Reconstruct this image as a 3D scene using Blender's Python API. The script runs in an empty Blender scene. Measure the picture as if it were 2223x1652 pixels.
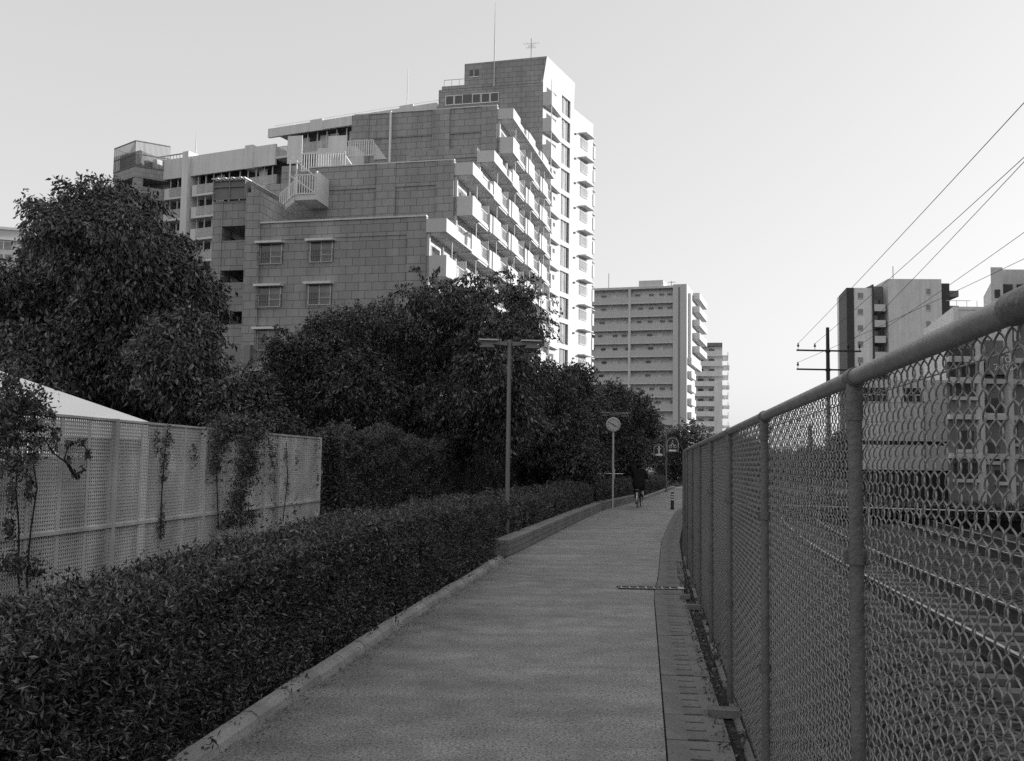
import bpy, math, random
import numpy as np
from mathutils import Matrix, Vector
R = math.radians
rng = np.random.default_rng(7)
random.seed(7)
S = bpy.context.scene
COL = S.collection

# ------------------------------------------------------------ camera
FPX, CX, CY = 2178.0, 1111.0, 826.0      # focal length and centre in units of a 2222 px wide picture
EYE = 1.6
cam_d = bpy.data.cameras.new('camera')
cam = bpy.data.objects.new('camera', cam_d); COL.objects.link(cam); S.camera = cam
cam_d.sensor_width = 36; cam_d.lens = 36*FPX/2222
cam_d.clip_start = 0.05; cam_d.clip_end = 4000
PITCH, ROLL = R(4.67), 0.015
CM = Matrix.Rotation(math.pi/2+PITCH, 3, 'X') @ Matrix.Rotation(ROLL, 3, 'Z')
cam.matrix_world = Matrix.Translation((0, 0, EYE)) @ CM.to_4x4()

# ------------------------------------------------------------ light
SUN_AZ, SUN_EL = R(74), R(14)            # clockwise from the view direction
w = bpy.data.worlds.new('World'); S.world = w; w.use_nodes = True
nt = w.node_tree; nt.nodes.clear()
sky = nt.nodes.new('ShaderNodeTexSky'); sky.sky_type = 'NISHITA'; sky.sun_disc = False
sky.sun_elevation = SUN_EL; sky.sun_rotation = SUN_AZ
sky.air_density = 1.0; sky.dust_density = 2.5; sky.ozone_density = 1.0
bw = nt.nodes.new('ShaderNodeRGBToBW'); bg = nt.nodes.new('ShaderNodeBackground'); wo = nt.nodes.new('ShaderNodeOutputWorld')
bg.inputs['Strength'].default_value = 0.15
pw = nt.nodes.new('ShaderNodeMath'); pw.operation = 'POWER'; pw.inputs[1].default_value = .34
mu = nt.nodes.new('ShaderNodeMath'); mu.operation = 'MULTIPLY'; mu.inputs[1].default_value = 1.51
nt.links.new(sky.outputs[0], bw.inputs[0]); nt.links.new(bw.outputs[0], pw.inputs[0]); nt.links.new(pw.outputs[0], mu.inputs[0]); nt.links.new(mu.outputs[0], bg.inputs['Color']); nt.links.new(bg.outputs[0], wo.inputs[0])
sl = bpy.data.lights.new('sun', 'SUN'); sl.energy = 2.2; sl.angle = R(0.5); sl.color = (1, 1, 1)
so = bpy.data.objects.new('sun', sl); COL.objects.link(so)
sd = Vector((math.sin(SUN_AZ)*math.cos(SUN_EL), math.cos(SUN_AZ)*math.cos(SUN_EL), math.sin(SUN_EL)))
so.rotation_euler = sd.to_track_quat('Z', 'Y').to_euler(); so.location = (60, 20, 60)
S.view_settings.view_transform = 'Standard'; S.view_settings.look = 'None'
S.view_settings.exposure = 1.35; S.view_settings.gamma = 1
S.cycles.use_denoising = False

# ------------------------------------------------------------ helpers
def ray(px, py):
    d = CM @ Vector(((px-CX)/FPX, -(py-CY)/FPX, -1)); return d/d.y
def at(px, py, Y):
    d = ray(px, py); return Vector((d.x*Y, Y, EYE+d.z*Y))
def tag(o, label=None, cat=None, group=None, kind=None):
    if label: o['label'] = label
    if cat: o['category'] = cat
    if group: o['group'] = group
    if kind: o['kind'] = kind
    return o
def empty(name, loc=(0, 0, 0), rz=0.0, label=None, cat=None, group=None):
    o = bpy.data.objects.new(name, None); COL.objects.link(o)
    o.empty_display_size = 0.3; o.location = loc; o.rotation_euler = (0, 0, rz)
    return tag(o, label, cat, group)
def copy_tree(o, parent=None):
    c = o.copy(); COL.objects.link(c)
    if parent: c.parent = parent
    for ch in list(o.children): copy_tree(ch, c)
    return c

class MB:
    def __init__(s): s.v = []; s.f = []; s.m = []; s.sm = []
    def add(s, vs, fs, mi=0, smooth=False):
        b = len(s.v); s.v += [tuple(p) for p in vs]
        for k, f in enumerate(fs):
            s.f.append([b+i for i in f]); s.m.append(mi if not isinstance(mi, (list, tuple)) else mi[k]); s.sm.append(smooth)
        return s
    def box(s, x0, x1, y0, y1, z0, z1, mi=0):
        if x1 < x0: x0, x1 = x1, x0
        if y1 < y0: y0, y1 = y1, y0
        if z1 < z0: z0, z1 = z1, z0
        return s.add([(x0,y0,z0),(x1,y0,z0),(x1,y1,z0),(x0,y1,z0),(x0,y0,z1),(x1,y0,z1),(x1,y1,z1),(x0,y1,z1)],
                     [(0,3,2,1),(4,5,6,7),(0,1,5,4),(1,2,6,5),(2,3,7,6),(3,0,4,7)], mi)
    def prism(s, poly, z0, z1, mi=0, mtop=None):
        n = len(poly); a = 0
        for i in range(n): a += poly[i][0]*poly[(i+1) % n][1]-poly[(i+1) % n][0]*poly[i][1]
        mm = mi if isinstance(mi, (list, tuple)) else [mi]*n
        mm = list(mm)
        if a < 0:
            poly = poly[::-1]; mm = mm[::-1]; mm = mm[1:]+mm[:1]
        vs = [(p[0], p[1], z0) for p in poly]+[(p[0], p[1], z1) for p in poly]
        fs = [tuple(range(n-1, -1, -1)), tuple(range(n, 2*n))]+[(i, (i+1) % n, n+(i+1) % n, n+i) for i in range(n)]
        t = mtop if mtop is not None else mm[0]
        return s.add(vs, fs, [t, t]+mm)
    def bar(s, a, b, w, h, mi=0, up=(0, 0, 1)):
        a = Vector(a); b = Vector(b); d = (b-a).normalized(); u = Vector(up)
        if abs(d.dot(u)) > .98: u = Vector((0, 1, 0))
        x = d.cross(u).normalized()*w/2; y = x.cross(d).normalized()*h/2
        vs = [a-x-y, a+x-y, a+x+y, a-x+y, b-x-y, b+x-y, b+x+y, b-x+y]
        return s.add(vs, [(0,1,2,3),(7,6,5,4),(0,4,5,1),(1,5,6,2),(2,6,7,3),(3,7,4,0)], mi)
    def tube(s, pts, r, n=8, mi=0, cap=True, smooth=True):
        pts = [Vector(p) for p in pts]; rs = r if isinstance(r, (list, tuple)) else [r]*len(pts)
        vs = []; fs = []; ref = None
        for i, p in enumerate(pts):
            d = (pts[min(i+1, len(pts)-1)]-pts[max(i-1, 0)]).normalized()
            if ref is None: ref = Vector((0, 0, 1)) if abs(d.z) < .9 else Vector((1, 0, 0))
            x = d.cross(ref)
            if x.length < 1e-5: x = d.orthogonal()
            x.normalize(); y = x.cross(d).normalized(); ref = y.copy() if abs(y.dot(d)) < .9 else ref
            for k in range(n):
                a = 2*math.pi*k/n; vs.append(p+(x*math.cos(a)+y*math.sin(a))*rs[i])
        for i in range(len(pts)-1):
            for k in range(n):
                fs.append((i*n+k, (i+1)*n+k, (i+1)*n+(k+1) % n, i*n+(k+1) % n))
        s.add(vs, fs, mi, smooth)
        if cap:
            m = len(pts)-1
            s.add(vs[:n], [tuple(range(n))], mi); s.add(vs[m*n:], [tuple(range(n-1, -1, -1))], mi)
        return s
    def lathe(s, prof, c=(0, 0, 0), n=16, mi=0, smooth=True):
        vs = []; fs = []
        for (r, z) in prof:
            for k in range(n):
                a = 2*math.pi*k/n; vs.append((c[0]+r*math.cos(a), c[1]+r*math.sin(a), c[2]+z))
        for i in range(len(prof)-1):
            for k in range(n):
                fs.append((i*n+k, i*n+(k+1) % n, (i+1)*n+(k+1) % n, (i+1)*n+k))
        return s.add(vs, fs, mi, smooth)
    def disc(s, c, u, v, r, n=24, mi=0):
        c = Vector(c); u = Vector(u); v = Vector(v)
        return s.add([c+(u*math.cos(2*math.pi*k/n)+v*math.sin(2*math.pi*k/n))*r for k in range(n)], [tuple(range(n))], mi)
    def skew(s, x0, x1, y0, y1, z0, z1, k=.34, mi=0):
        if y1-y0 < 1: return s.box(x0, x1, y0, y1, z0, z1, mi)
        return s.prism([(x0, y0), (x1, y0), (x1, y1), (min(x0+k*(y1-y0), x1-.2), y1)], min(z0, z1), max(z0, z1), mi)
    def build(s, name, mats, parent=None, loc=None):
        me = bpy.data.meshes.new(name); me.from_pydata([tuple(p) for p in s.v], [], s.f)
        for m in (mats if isinstance(mats, (list, tuple)) else [mats]): me.materials.append(m)
        me.polygons.foreach_set('material_index', s.m); me.polygons.foreach_set('use_smooth', s.sm); me.update()
        o = bpy.data.objects.new(name, me); COL.objects.link(o)
        if parent: o.parent = parent
        if loc is not None: o.location = loc
        return o

def np_mesh(name, V, quads, mats, parent=None, smooth=False, mi=None):
    me = bpy.data.meshes.new(name); nv = len(V); nf, k = quads.shape
    me.vertices.add(nv); me.vertices.foreach_set('co', V.astype(np.float32).ravel())
    me.loops.add(nf*k); me.loops.foreach_set('vertex_index', quads.astype(np.int32).ravel())
    me.polygons.add(nf); me.polygons.foreach_set('loop_start', np.arange(0, nf*k, k, dtype=np.int32))
    try: me.polygons.foreach_set('loop_total', np.full(nf, k, dtype=np.int32))
    except Exception: pass
    for m in (mats if isinstance(mats, (list, tuple)) else [mats]): me.materials.append(m)
    if mi is not None: me.polygons.foreach_set('material_index', mi.astype(np.int32))
    me.polygons.foreach_set('use_smooth', np.full(nf, smooth)); me.update(calc_edges=True)
    o = bpy.data.objects.new(name, me); COL.objects.link(o)
    if parent: o.parent = parent
    return o

# ------------------------------------------------------------ materials (all grey: the photograph is black and white)
def mat(name, v, rough=.85, var=.12, scale=1.5, bump=0.0, bscale=40, spec=.3, metal=0.0, fine=0.0, fscale=200, streak=0.0):
    m = bpy.data.materials.new(name); m.use_nodes = True; n = m.node_tree; L = n.links; P = n.nodes['Principled BSDF']
    P.inputs['Roughness'].default_value = rough; P.inputs['Metallic'].default_value = metal
    P.inputs['Specular IOR Level'].default_value = spec
    tc = n.nodes.new('ShaderNodeTexCoord')
    nz = n.nodes.new('ShaderNodeTexNoise'); nz.inputs['Scale'].default_value = scale; nz.inputs['Detail'].default_value = 5
    L.new(tc.outputs['Object'], nz.inputs['Vector'])
    mr = n.nodes.new('ShaderNodeMapRange'); mr.inputs['From Min'].default_value = .25; mr.inputs['From Max'].default_value = .75
    mr.inputs['To Min'].default_value = v*(1-var); mr.inputs['To Max'].default_value = v*(1+var)
    L.new(nz.outputs['Fac'], mr.inputs['Value']); out = mr.outputs['Result']
    def mul(a, lo, hi, sc, det=2, stretch=None):
        q = n.nodes.new('ShaderNodeTexNoise'); q.inputs['Scale'].default_value = sc; q.inputs['Detail'].default_value = det
        if stretch:
            mp = n.nodes.new('ShaderNodeMapping'); mp.inputs['Scale'].default_value = stretch
            L.new(tc.outputs['Object'], mp.inputs['Vector']); L.new(mp.outputs[0], q.inputs['Vector'])
        else: L.new(tc.outputs['Object'], q.inputs['Vector'])
        r = n.nodes.new('ShaderNodeMapRange'); r.inputs['From Min'].default_value = .3; r.inputs['From Max'].default_value = .7
        r.inputs['To Min'].default_value = lo; r.inputs['To Max'].default_value = hi; L.new(q.outputs['Fac'], r.inputs['Value'])
        x = n.nodes.new('ShaderNodeMath'); x.operation = 'MULTIPLY'; L.new(a, x.inputs[0]); L.new(r.outputs['Result'], x.inputs[1]); return x.outputs[0]
    if fine: out = mul(out, 1-fine, 1+fine, fscale)
    if streak: out = mul(out, 1-streak, 1+streak*.4, 1.0, 4, (2.2, 2.2, .12))
    cc = n.nodes.new('ShaderNodeCombineColor')
    for k in range(3): L.new(out, cc.inputs[k])
    L.new(cc.outputs[0], P.inputs['Base Color'])
    if bump:
        b = n.nodes.new('ShaderNodeTexNoise'); b.inputs['Scale'].default_value = bscale; b.inputs['Detail'].default_value = 4
        L.new(tc.outputs['Object'], b.inputs['Vector']); bp = n.nodes.new('ShaderNodeBump'); bp.inputs['Strength'].default_value = bump
        bp.inputs['Distance'].default_value = .02
        L.new(b.outputs['Fac'], bp.inputs['Height']); L.new(bp.outputs[0], P.inputs['Normal'])
    return m
def brick_mat(name, v, bw=.95, bh=.566, mortar=.012, var=.08, mv=.35, rough=.8, streak=.15):
    m = bpy.data.materials.new(name); m.use_nodes = True; n = m.node_tree; L = n.links; P = n.nodes['Principled BSDF']
    P.inputs['Roughness'].default_value = rough; P.inputs['Specular IOR Level'].default_value = .25
    tc = n.nodes.new('ShaderNodeTexCoord'); sp = n.nodes.new('ShaderNodeSeparateXYZ'); L.new(tc.outputs['Object'], sp.inputs[0])
    ad = n.nodes.new('ShaderNodeMath'); ad.operation = 'ADD'; L.new(sp.outputs[0], ad.inputs[0]); L.new(sp.outputs[1], ad.inputs[1])
    cb = n.nodes.new('ShaderNodeCombineXYZ'); L.new(ad.outputs[0], cb.inputs[0]); L.new(sp.outputs[2], cb.inputs[1])
    b = n.nodes.new('ShaderNodeTexBrick'); L.new(cb.outputs[0], b.inputs['Vector'])
    b.inputs['Scale'].default_value = 1; b.inputs['Brick Width'].default_value = bw; b.inputs['Row Height'].default_value = bh
    b.inputs['Mortar Size'].default_value = mortar; b.inputs['Mortar Smooth'].default_value = .2
    b.inputs['Color1'].default_value = (v*(1-var),)*3+(1,); b.inputs['Color2'].default_value = (v*(1+var),)*3+(1,)
    b.inputs['Mortar'].default_value = (v*mv,)*3+(1,)
    q = n.nodes.new('ShaderNodeTexNoise'); q.inputs['Scale'].default_value = 1.0; q.inputs['Detail'].default_value = 6
    mp = n.nodes.new('ShaderNodeMapping'); mp.inputs['Scale'].default_value = (.8, .8, .1)
    L.new(tc.outputs['Object'], mp.inputs['Vector']); L.new(mp.outputs[0], q.inputs['Vector'])
    r = n.nodes.new('ShaderNodeMapRange'); r.inputs['From Min'].default_value = .3; r.inputs['From Max'].default_value = .7
    r.inputs['To Min'].default_value = 1-streak; r.inputs['To Max'].default_value = 1+streak; L.new(q.outputs['Fac'], r.inputs['Value'])
    x = n.nodes.new('ShaderNodeVectorMath'); x.operation = 'SCALE'; L.new(b.outputs['Color'], x.inputs[0]); L.new(r.outputs['Result'], x.inputs['Scale'])
    L.new(x.outputs[0], P.inputs['Base Color'])
    bp = n.nodes.new('ShaderNodeBump'); bp.inputs['Strength'].default_value = .5; bp.inputs['Distance'].default_value = .02; bp.invert = True
    L.new(b.outputs['Fac'], bp.inputs['Height']); L.new(bp.outputs[0], P.inputs['Normal'])
    return m

M = {}
M['tile'] = brick_mat('large_block_tile', .325, mortar=.017)
M['light'] = mat('light_painted_concrete', .64, var=.06, scale=.6, streak=.12, bump=.1)
M['white'] = mat('white_painted_wall', .58, var=.03, scale=.4, streak=.05)
M['wing'] = mat('wing_concrete', .74, var=.06, scale=.5, streak=.12)
M['soffit'] = mat('soffit_paint', .34, var=.08)
M['frame'] = mat('white_window_frame', .75, rough=.5, var=.03)
M['glass'] = mat('dark_window_glass', .05, rough=.12, var=.3, scale=.7, spec=.8)
M['glass2'] = mat('curtained_glass', .22, rough=.25, var=.35, scale=1.2, spec=.6)
M['dark'] = mat('dark_cladding_and_shade', .05, rough=.6)
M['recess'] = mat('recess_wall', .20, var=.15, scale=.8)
M['gallery'] = mat('gallery_wall', .66, var=.15, scale=.8)
M['recess2'] = mat('shaded_loggia_wall', .11, var=.2, scale=.8)  # loggia shade is darkened into this wall colour
M['midgrey'] = mat('grey_panel', .22, var=.06, scale=.5)
M['rail_glass'] = mat('frosted_rail_panel', .52, rough=.4, var=.08, scale=2)
M['steel'] = mat('grey_painted_steel', .13, rough=.5, var=.25, scale=14, spec=.5, bump=.25, bscale=70, fine=.15, fscale=160)
M['toprail'] = mat('weathered_top_rail', .22, rough=.45, var=.25, scale=9, spec=.5, bump=.15, bscale=60)
M['wire'] = mat('coated_fence_wire', .27, rough=.34, var=.15, scale=20, spec=.5)
M['lamp'] = mat('lamp_post_paint', .20, rough=.5, var=.06, scale=4)
M['lamplight'] = mat('lamp_head_pale', .55, rough=.4, var=.05)
M['pole'] = mat('dark_pole', .04, rough=.6, var=.2)
M['black'] = mat('black_paint', .02, rough=.5, var=.1)
M['asphalt'] = mat('path_asphalt', .225, rough=.62, var=.26, scale=.8, bump=.6, bscale=90, fine=.6, fscale=60, spec=.55)
M['kerb'] = mat('kerb_concrete', .36, rough=.9, var=.16, scale=5, bump=.4, bscale=50, fine=.15, fscale=150)
M['slab'] = mat('drain_slab_concrete', .18, rough=.85, var=.14, scale=3.5, bump=.25, bscale=60, fine=.12, fscale=200)
M['pit'] = mat('drain_shade', .015, rough=1)
M['soil'] = mat('dark_soil', .05, rough=1, var=.5, scale=12, bump=1, bscale=45, fine=.5, fscale=90, spec=.05)
M['ballast'] = mat('ballast_stones', .065, rough=1, var=.35, scale=18, bump=1, bscale=25, fine=.6, fscale=35, spec=.1)
M['tie'] = mat('concrete_tie', .14, rough=.9, var=.2, scale=6)
M['rail'] = mat('worn_rail_steel', .42, rough=.42, var=.1, metal=1.0)
M['rail_shade'] = mat('shaded_rail_side', .06, rough=.9, var=.3, scale=10)  # rail sides darkened: their shade is put into this colour
M['lattice'] = mat('lattice_metal', .66, rough=.75, var=.22, scale=2, streak=.4)
M['tent'] = mat('white_canvas', .92, rough=.7, var=.04, scale=1)
M['brick'] = brick_mat('planter_brick', .25, bw=.21, bh=.1, mortar=.006, mv=.4, streak=.2)
M['leaf'] = mat('leaf_dark', .040, rough=.42, var=.7, scale=5, spec=.7)
M['leaf2'] = mat('leaf_mid', .085, rough=.36, var=.5, scale=8, spec=.7)
M['leaf3'] = mat('leaf_highlight_and_dry', .18, rough=.34, var=.4, scale=8, spec=.8)  # scattered pale leaves carry the foliage highlights as colour; also dry litter
M['bark'] = mat('bark', .05, rough=1, var=.3, scale=12, bump=.8, bscale=30)
M['core'] = mat('inner_shade', .012, rough=1, var=.4, scale=10)
M['skin'] = mat('skin', .35, rough=.6, var=.05)
M['coat'] = mat('black_coat', .012, rough=.8, var=.3)
M['hair'] = mat('black_hair', .01, rough=.5)
M['sock'] = mat('pale_sock', .6, rough=.9)
M['chrome'] = mat('bright_metal', .6, rough=.3, metal=1)
M['rubber'] = mat('rubber', .02, rough=.8)
M['signdark'] = mat('sign_dark_face', .05, rough=.5)
M['signwhite'] = mat('sign_white_paint', .9, rough=.5)
M['clockface'] = mat('clock_face', .58, rough=.5, var=.05)

def weather(m, pits=None, mottle=None, bands=None):
    n = m.node_tree; L = n.links; P = n.nodes['Principled BSDF']; src = P.inputs['Base Color'].links[0].from_socket
    tc = n.nodes.new('ShaderNodeTexCoord')
    def fac(scale, f0, f1, t0, t1, det=3, sc=None):
        q = n.nodes.new('ShaderNodeTexNoise'); q.inputs['Scale'].default_value = scale; q.inputs['Detail'].default_value = det
        if sc:
            mp = n.nodes.new('ShaderNodeMapping'); mp.inputs['Scale'].default_value = sc; L.new(tc.outputs['Object'], mp.inputs['Vector']); L.new(mp.outputs[0], q.inputs['Vector'])
        else: L.new(tc.outputs['Object'], q.inputs['Vector'])
        r = n.nodes.new('ShaderNodeMapRange'); r.inputs['From Min'].default_value = f0; r.inputs['From Max'].default_value = f1; r.inputs['To Min'].default_value = t0; r.inputs['To Max'].default_value = t1
        L.new(q.outputs['Fac'], r.inputs['Value']); return r.outputs['Result']
    for f in [x for x in (pits, mottle, bands) if x]:
        x = n.nodes.new('ShaderNodeVectorMath'); x.operation = 'SCALE'; L.new(src, x.inputs[0]); L.new(fac(*f), x.inputs['Scale']); src = x.outputs[0]
    L.new(src, P.inputs['Base Color'])
weather(M['asphalt'], (42, .30, .42, .18, 1.05, 2), (3.2, .3, .7, .80, 1.16, 5), (1.0, .35, .65, .84, 1.14, 4, (.35, 2.2, 1)))
weather(M['slab'], (30, .28, .40, .45, 1.02, 2), (2.5, .3, .7, .75, 1.2, 5), None)
weather(M['kerb'], (36, .28, .38, .4, 1.03, 2), (2.0, .3, .7, .7, 1.15, 5), None)
weather(M['ballast'], (9, .42, .60, .35, 1.7, 3), None, None)

# ------------------------------------------------------------ path and fence lines (x across at each distance y)
def fence_x(y):
    if y <= 14: return .54+.14*y
    t = y-14; return 2.5+.14*t+.0025*t*t
LE = [(0, -2.05), (3, -1.88), (5.3, -1.60), (6.65, -1.447), (9.68, -1.07), (11, -.885), (13.5, -.515), (17.1, -.03), (19.6, .43), (23.2, 1.06), (29, 2.1), (35.2, 3.28), (46, 6.05), (67, 10.6), (90, 16)]
RE = [(0, .10), (5.42, .836), (12.75, 1.80), (14.3, 2.08), (21.2, 3.16), (28, 4.4), (35.2, 5.76), (46, 8.5), (67, 13.4), (90, 19)]
def interp(T, y):
    ys = [p[0] for p in T]; xs = [p[1] for p in T]; return float(np.interp(y, ys, xs))
lx = lambda y: interp(LE, y)
rx = lambda y: interp(RE, y)
def strip(ys, fa, fb, z, name, m, z2=None):
    b = MB(); n = len(ys); vs = []
    for y in ys: vs += [(fa(y), y, z if not callable(z) else z(y)), (fb(y), y, z if z2 is None else z2)]
    b.add(vs, [(2*i, 2*i+1, 2*i+3, 2*i+2) for i in range(n-1)]); return b.build(name, m)

# ground sheet, embankment, ballast bed, path
b = MB(); b.add([(-2500, -400, -.5), (2500, -400, -.5), (2500, 3500, -.5), (-2500, 3500, -.5)], [(0, 1, 2, 3)])
tag(b.build('ground', M['soil']), kind='structure')
ys = [-6+i*2.0 for i in range(80)]
b = MB(); vs = []
for y in ys:
    e = fence_x(max(y, -3))+.22
    vs += [(-70, y, -.012), (e, y, -.012), (e+.55, y, -.30), (e+.9, y, -.496)]
b.add(vs, [(4*i+k, 4*i+k+1, 4*i+k+5, 4*i+k+4) for i in range(len(ys)-1) for k in range(3)])
tag(b.build('embankment', M['soil']), kind='structure')
yy = [-3+i*1.0 for i in range(94)]
tag(strip(yy, lambda y: lx(max(y, 0))-.02, lambda y: rx(max(y, 0))+.01 if y > 12.9 or y < 12.7 else rx(y)+.01, 0.0, 'path', M['asphalt']), kind='structure')
b = MB(); vs = []
for y in yy:
    e = fence_x(max(y, -3)); vs += [(e+1.35, y, -.488), (e+1.75, y, -.30), (e+9.5, y, -.30), (e+10.0, y, -.488)]
b.add(vs, [(4*i+k, 4*i+k+1, 4*i+k+5, 4*i+k+4) for i in range(len(yy)-1) for k in range(3)])
tag(b.build('ballast_bed', M['ballast']), kind='structure')

# left kerb: rounded concrete lengths with joints
b = MB(); y = -1.0
while y < 16.6:
    y1 = min(y+.6, 16.6); a = (lx(max(y+.006, 0)), y+.006); c = (lx(max(y1-.006, 0)), y1-.006)
    h = .07+random.uniform(-.006, .006)
    prof = [(-.115, -.02), (-.115, h), (-.09, h+.015), (-.04, h+.012), (0, h-.02), (.012, .0), (.012, -.02)]
    vs = [(q[0]+dx, q[1], z) for q in (a, c) for dx, z in prof]; n = len(prof)
    b.add(vs, [(i, i+1, n+i+1, n+i) for i in range(n-1)]+[tuple(range(n-1, -1, -1)), tuple(range(n, 2*n))], 0, False); y = y1
tag(b.build('kerb', M['kerb']), kind='structure')
# concrete footing line under the fence
b = MB()
for i in range(30):
    y0 = -1+i*1.2+.02*(i % 3); y1 = y0+(.95 if i % 3 else .7)
    b.bar((fence_x(max(y0, 0))+.005, y0, -.008), (fence_x(max(y1, 0))+.005, y1, -.008+.008*(i % 2)), .04, .03)
tag(b.build('fence_footing', M['slab']), kind='structure')

# ------------------------------------------------------------ drain covers
def cover_mesh():
    b = MB(); L = .592; W = .365; s = .03; m = .06
    b.box(-W/2, -m, 0, L, -.06, 0); b.box(m, W/2, 0, L, -.06, 0)
    for k in range(3):
        b.box(-m, m, k*.2+s, min((k+1)*.2-(.0 if k < 2 else .008), L), -.06, -.0005)
    return b
proto = cover_mesh().build('drain_cover', M['slab'])
tag(proto, 'grey concrete slab with dark slots in the row along the fence', 'drain cover', 'drain cover slabs between path and fence')
first = True
def gut(y): return rx(y)+.205
y = .6
while y < 45:
    if True:
        o = proto if first else proto.copy()
        if not first: COL.objects.link(o)
        first = False
        x0, x1 = gut(y), gut(y+.6); o.location = (x0, y, .002+random.uniform(-.003, .003)); o.rotation_euler = (0, 0, -math.atan2(x1-x0, .6))
    y += .6
strip([i*1.0 for i in range(46)], lambda y: rx(y)+.005, lambda y: rx(y)+.41, -.007, 'drain_shade_sheet', M['pit'])['kind'] = 'structure'  # near-black sheet just under the slots, drain's shade put into its colour
# cross channel with ribs
g = empty('drain_grate', (1.85, 13.15, 0), R(-1), 'short ribbed cross drain grate lying across the path by the fence', 'drain grate')
MB().box(-.44, .42, -.09, .09, -.05, .010).build('trough', M['slab'], g)
b = MB(); b.box(-.45, .43, .085, .105, .0, .018); b.box(-.45, .43, -.105, -.085, .0, .014)
b.build('edge_bar', M['black'], g)
b = MB()
for k in range(8): b.box(-.40+k*.105, -.385+k*.105, -.08, .08, .010, .016)
b.box(.34, .41, -.08, .08, .010, .018)
b.build('rib', M['lamplight'], g)
for (px, py, wd) in ((1483, 1300, .12), (1503, 1322, .15), (1500, 1455, .0), (1564, 1555, .2), (1580, 1560, 0)):
    if not wd: continue
    d = ray(px, py); t = -1.6/d.z; p = Vector((d.x*t+.02, t, 0))
    bb = MB().box(-wd/2, wd/2, -.05, .06, 0, .05).build('concrete_block', M['slab']); bb.location = p; bb.rotation_euler = (0, 0, R(-8))
    tag(bb, {1483: 'small pale concrete block in the soil strip, farthest of three', 1503: 'small concrete block in the soil strip, middle of three', 1564: 'worn concrete block in the soil strip, nearest of three'}[px], 'block', 'concrete blocks beside the drain')

# ------------------------------------------------------------ chain link fence
RAILZ = 1.84
def panel(length):
    wd = .0283; n = int(round(length/wd)); wd = length/n; per = 31; r = .0020; H0, H1 = .045, RAILZ-.014
    hp = (H1-H0)/per; t = np.linspace(0, per, per*8+1)
    K = 5; ang = np.arange(K)*2*np.pi/K
    def wire_ring(sh):
        ph = (t+sh) % 1
        x = np.where(ph < .5, -wd/2+ph*2*wd, wd/2-(ph-.5)*2*wd)*1.14
        y = -.0046*np.sin(2*np.pi*ph)
        P = np.stack([x, y, H0+t*hp], 1)
        d = np.gradient(P, axis=0); d /= np.linalg.norm(d, axis=1)[:, None]
        a = np.cross(d, np.array([0, 1, 0.])); a /= np.linalg.norm(a, axis=1)[:, None]; c = np.cross(a, d)
        return (P[:, None, :]+r*(a[:, None, :]*np.cos(ang)[None, :, None]+c[:, None, :]*np.sin(ang)[None, :, None])).reshape(-1, 3)
    V1 = wire_ring(0); V1s = wire_ring(.5); m = len(t); i = np.arange(m-1)[:, None]; k = np.arange(K)[None, :]
    F1 = np.stack([i*K+k, (i+1)*K+k, (i+1)*K+(k+1) % K, i*K+(k+1) % K], -1).reshape(-1, 4)
    Vs = []; Fs = []
    for j in range(n):
        V = (V1s if j % 2 else V1).copy()
        V[:, 0] += (j+.5)*wd; V[:, 1] += .0015*math.sin(j*2.3)
        Vs.append(V); Fs.append(F1+len(V1)*j)
    return np.concatenate(Vs), np.concatenate(Fs)
posts = [(.62-.0, .5)]
pos = [(fence_x(yv), yv) for yv in (.5, 2.67, 4.83, 7.02, 9.2, 11.4, 13.6, 15.75, 17.9, 20.0, 22.1, 24.2, 26.3, 28.4, 30.5, 32.6, 34.7)]
fence = empty('chain_link_fence', (pos[1][0], pos[1][1], 0), 0, 'tall grey chain link fence along the right of the path, with round top rail', 'fence')
F0 = Vector((pos[1][0], pos[1][1], 0))
PV, PF = panel(2.19)
pm = None; rm = None; wm = None
for i in range(len(pos)-1):
    a = Vector((*pos[i], 0)); c = Vector((*pos[i+1], 0)); L = (c-a).length; ang = math.atan2((c-a).y, (c-a).x)
    loc = a-F0+Vector((math.sin(ang), -math.cos(ang), 0))*.026
    if pm is None:
        pm = np_mesh('wire_mesh', PV, PF, M['wire'], fence, smooth=True); o = pm
    else: o = pm.copy(); COL.objects.link(o)
    o.location = loc; o.rotation_euler = (0, 0, ang); o.scale = (L/2.19, 1, 1)
    if rm is None:
        rm = MB().tube([(-.0, 0, 0), (.7, 0, 0), (1.4, 0, 0), (2.19, 0, 0)], .0225, 14, cap=True).build('top_rail', M['toprail'], fence); o = rm
        q = MB(); q.tube([(0, 0, .645), (2.19, 0, .645)], .0019, 6); q.tube([(0, 0, .06), (2.19, 0, .06)], .0019, 6); q.tube([(0, 0, 1.79), (2.19, 0, 1.79)], .0019, 6)
        wm = q.build('tension_wire', M['wire'], fence); o2 = wm
    else: o = rm.copy(); COL.objects.link(o); o2 = wm.copy(); COL.objects.link(o2)
    o.location = a-F0+Vector((0, 0, RAILZ)); o.rotation_euler = (0, 0, ang); o.scale = ((L-.012)/2.19, 1, 1)
    o2.location = loc+Vector((math.sin(ang), -math.cos(ang), 0))*.008; o2.rotation_euler = (0, 0, ang); o2.scale = (L/2.19, 1, 1)
ya_ = [Vector((fence_x(v)-F0.x, v-F0.y, RAILZ)) for v in (1.49, 1.12)]
MB().tube(ya_, .0262, 16).build('rail_sleeve', M['steel'], fence)
pp = None
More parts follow.
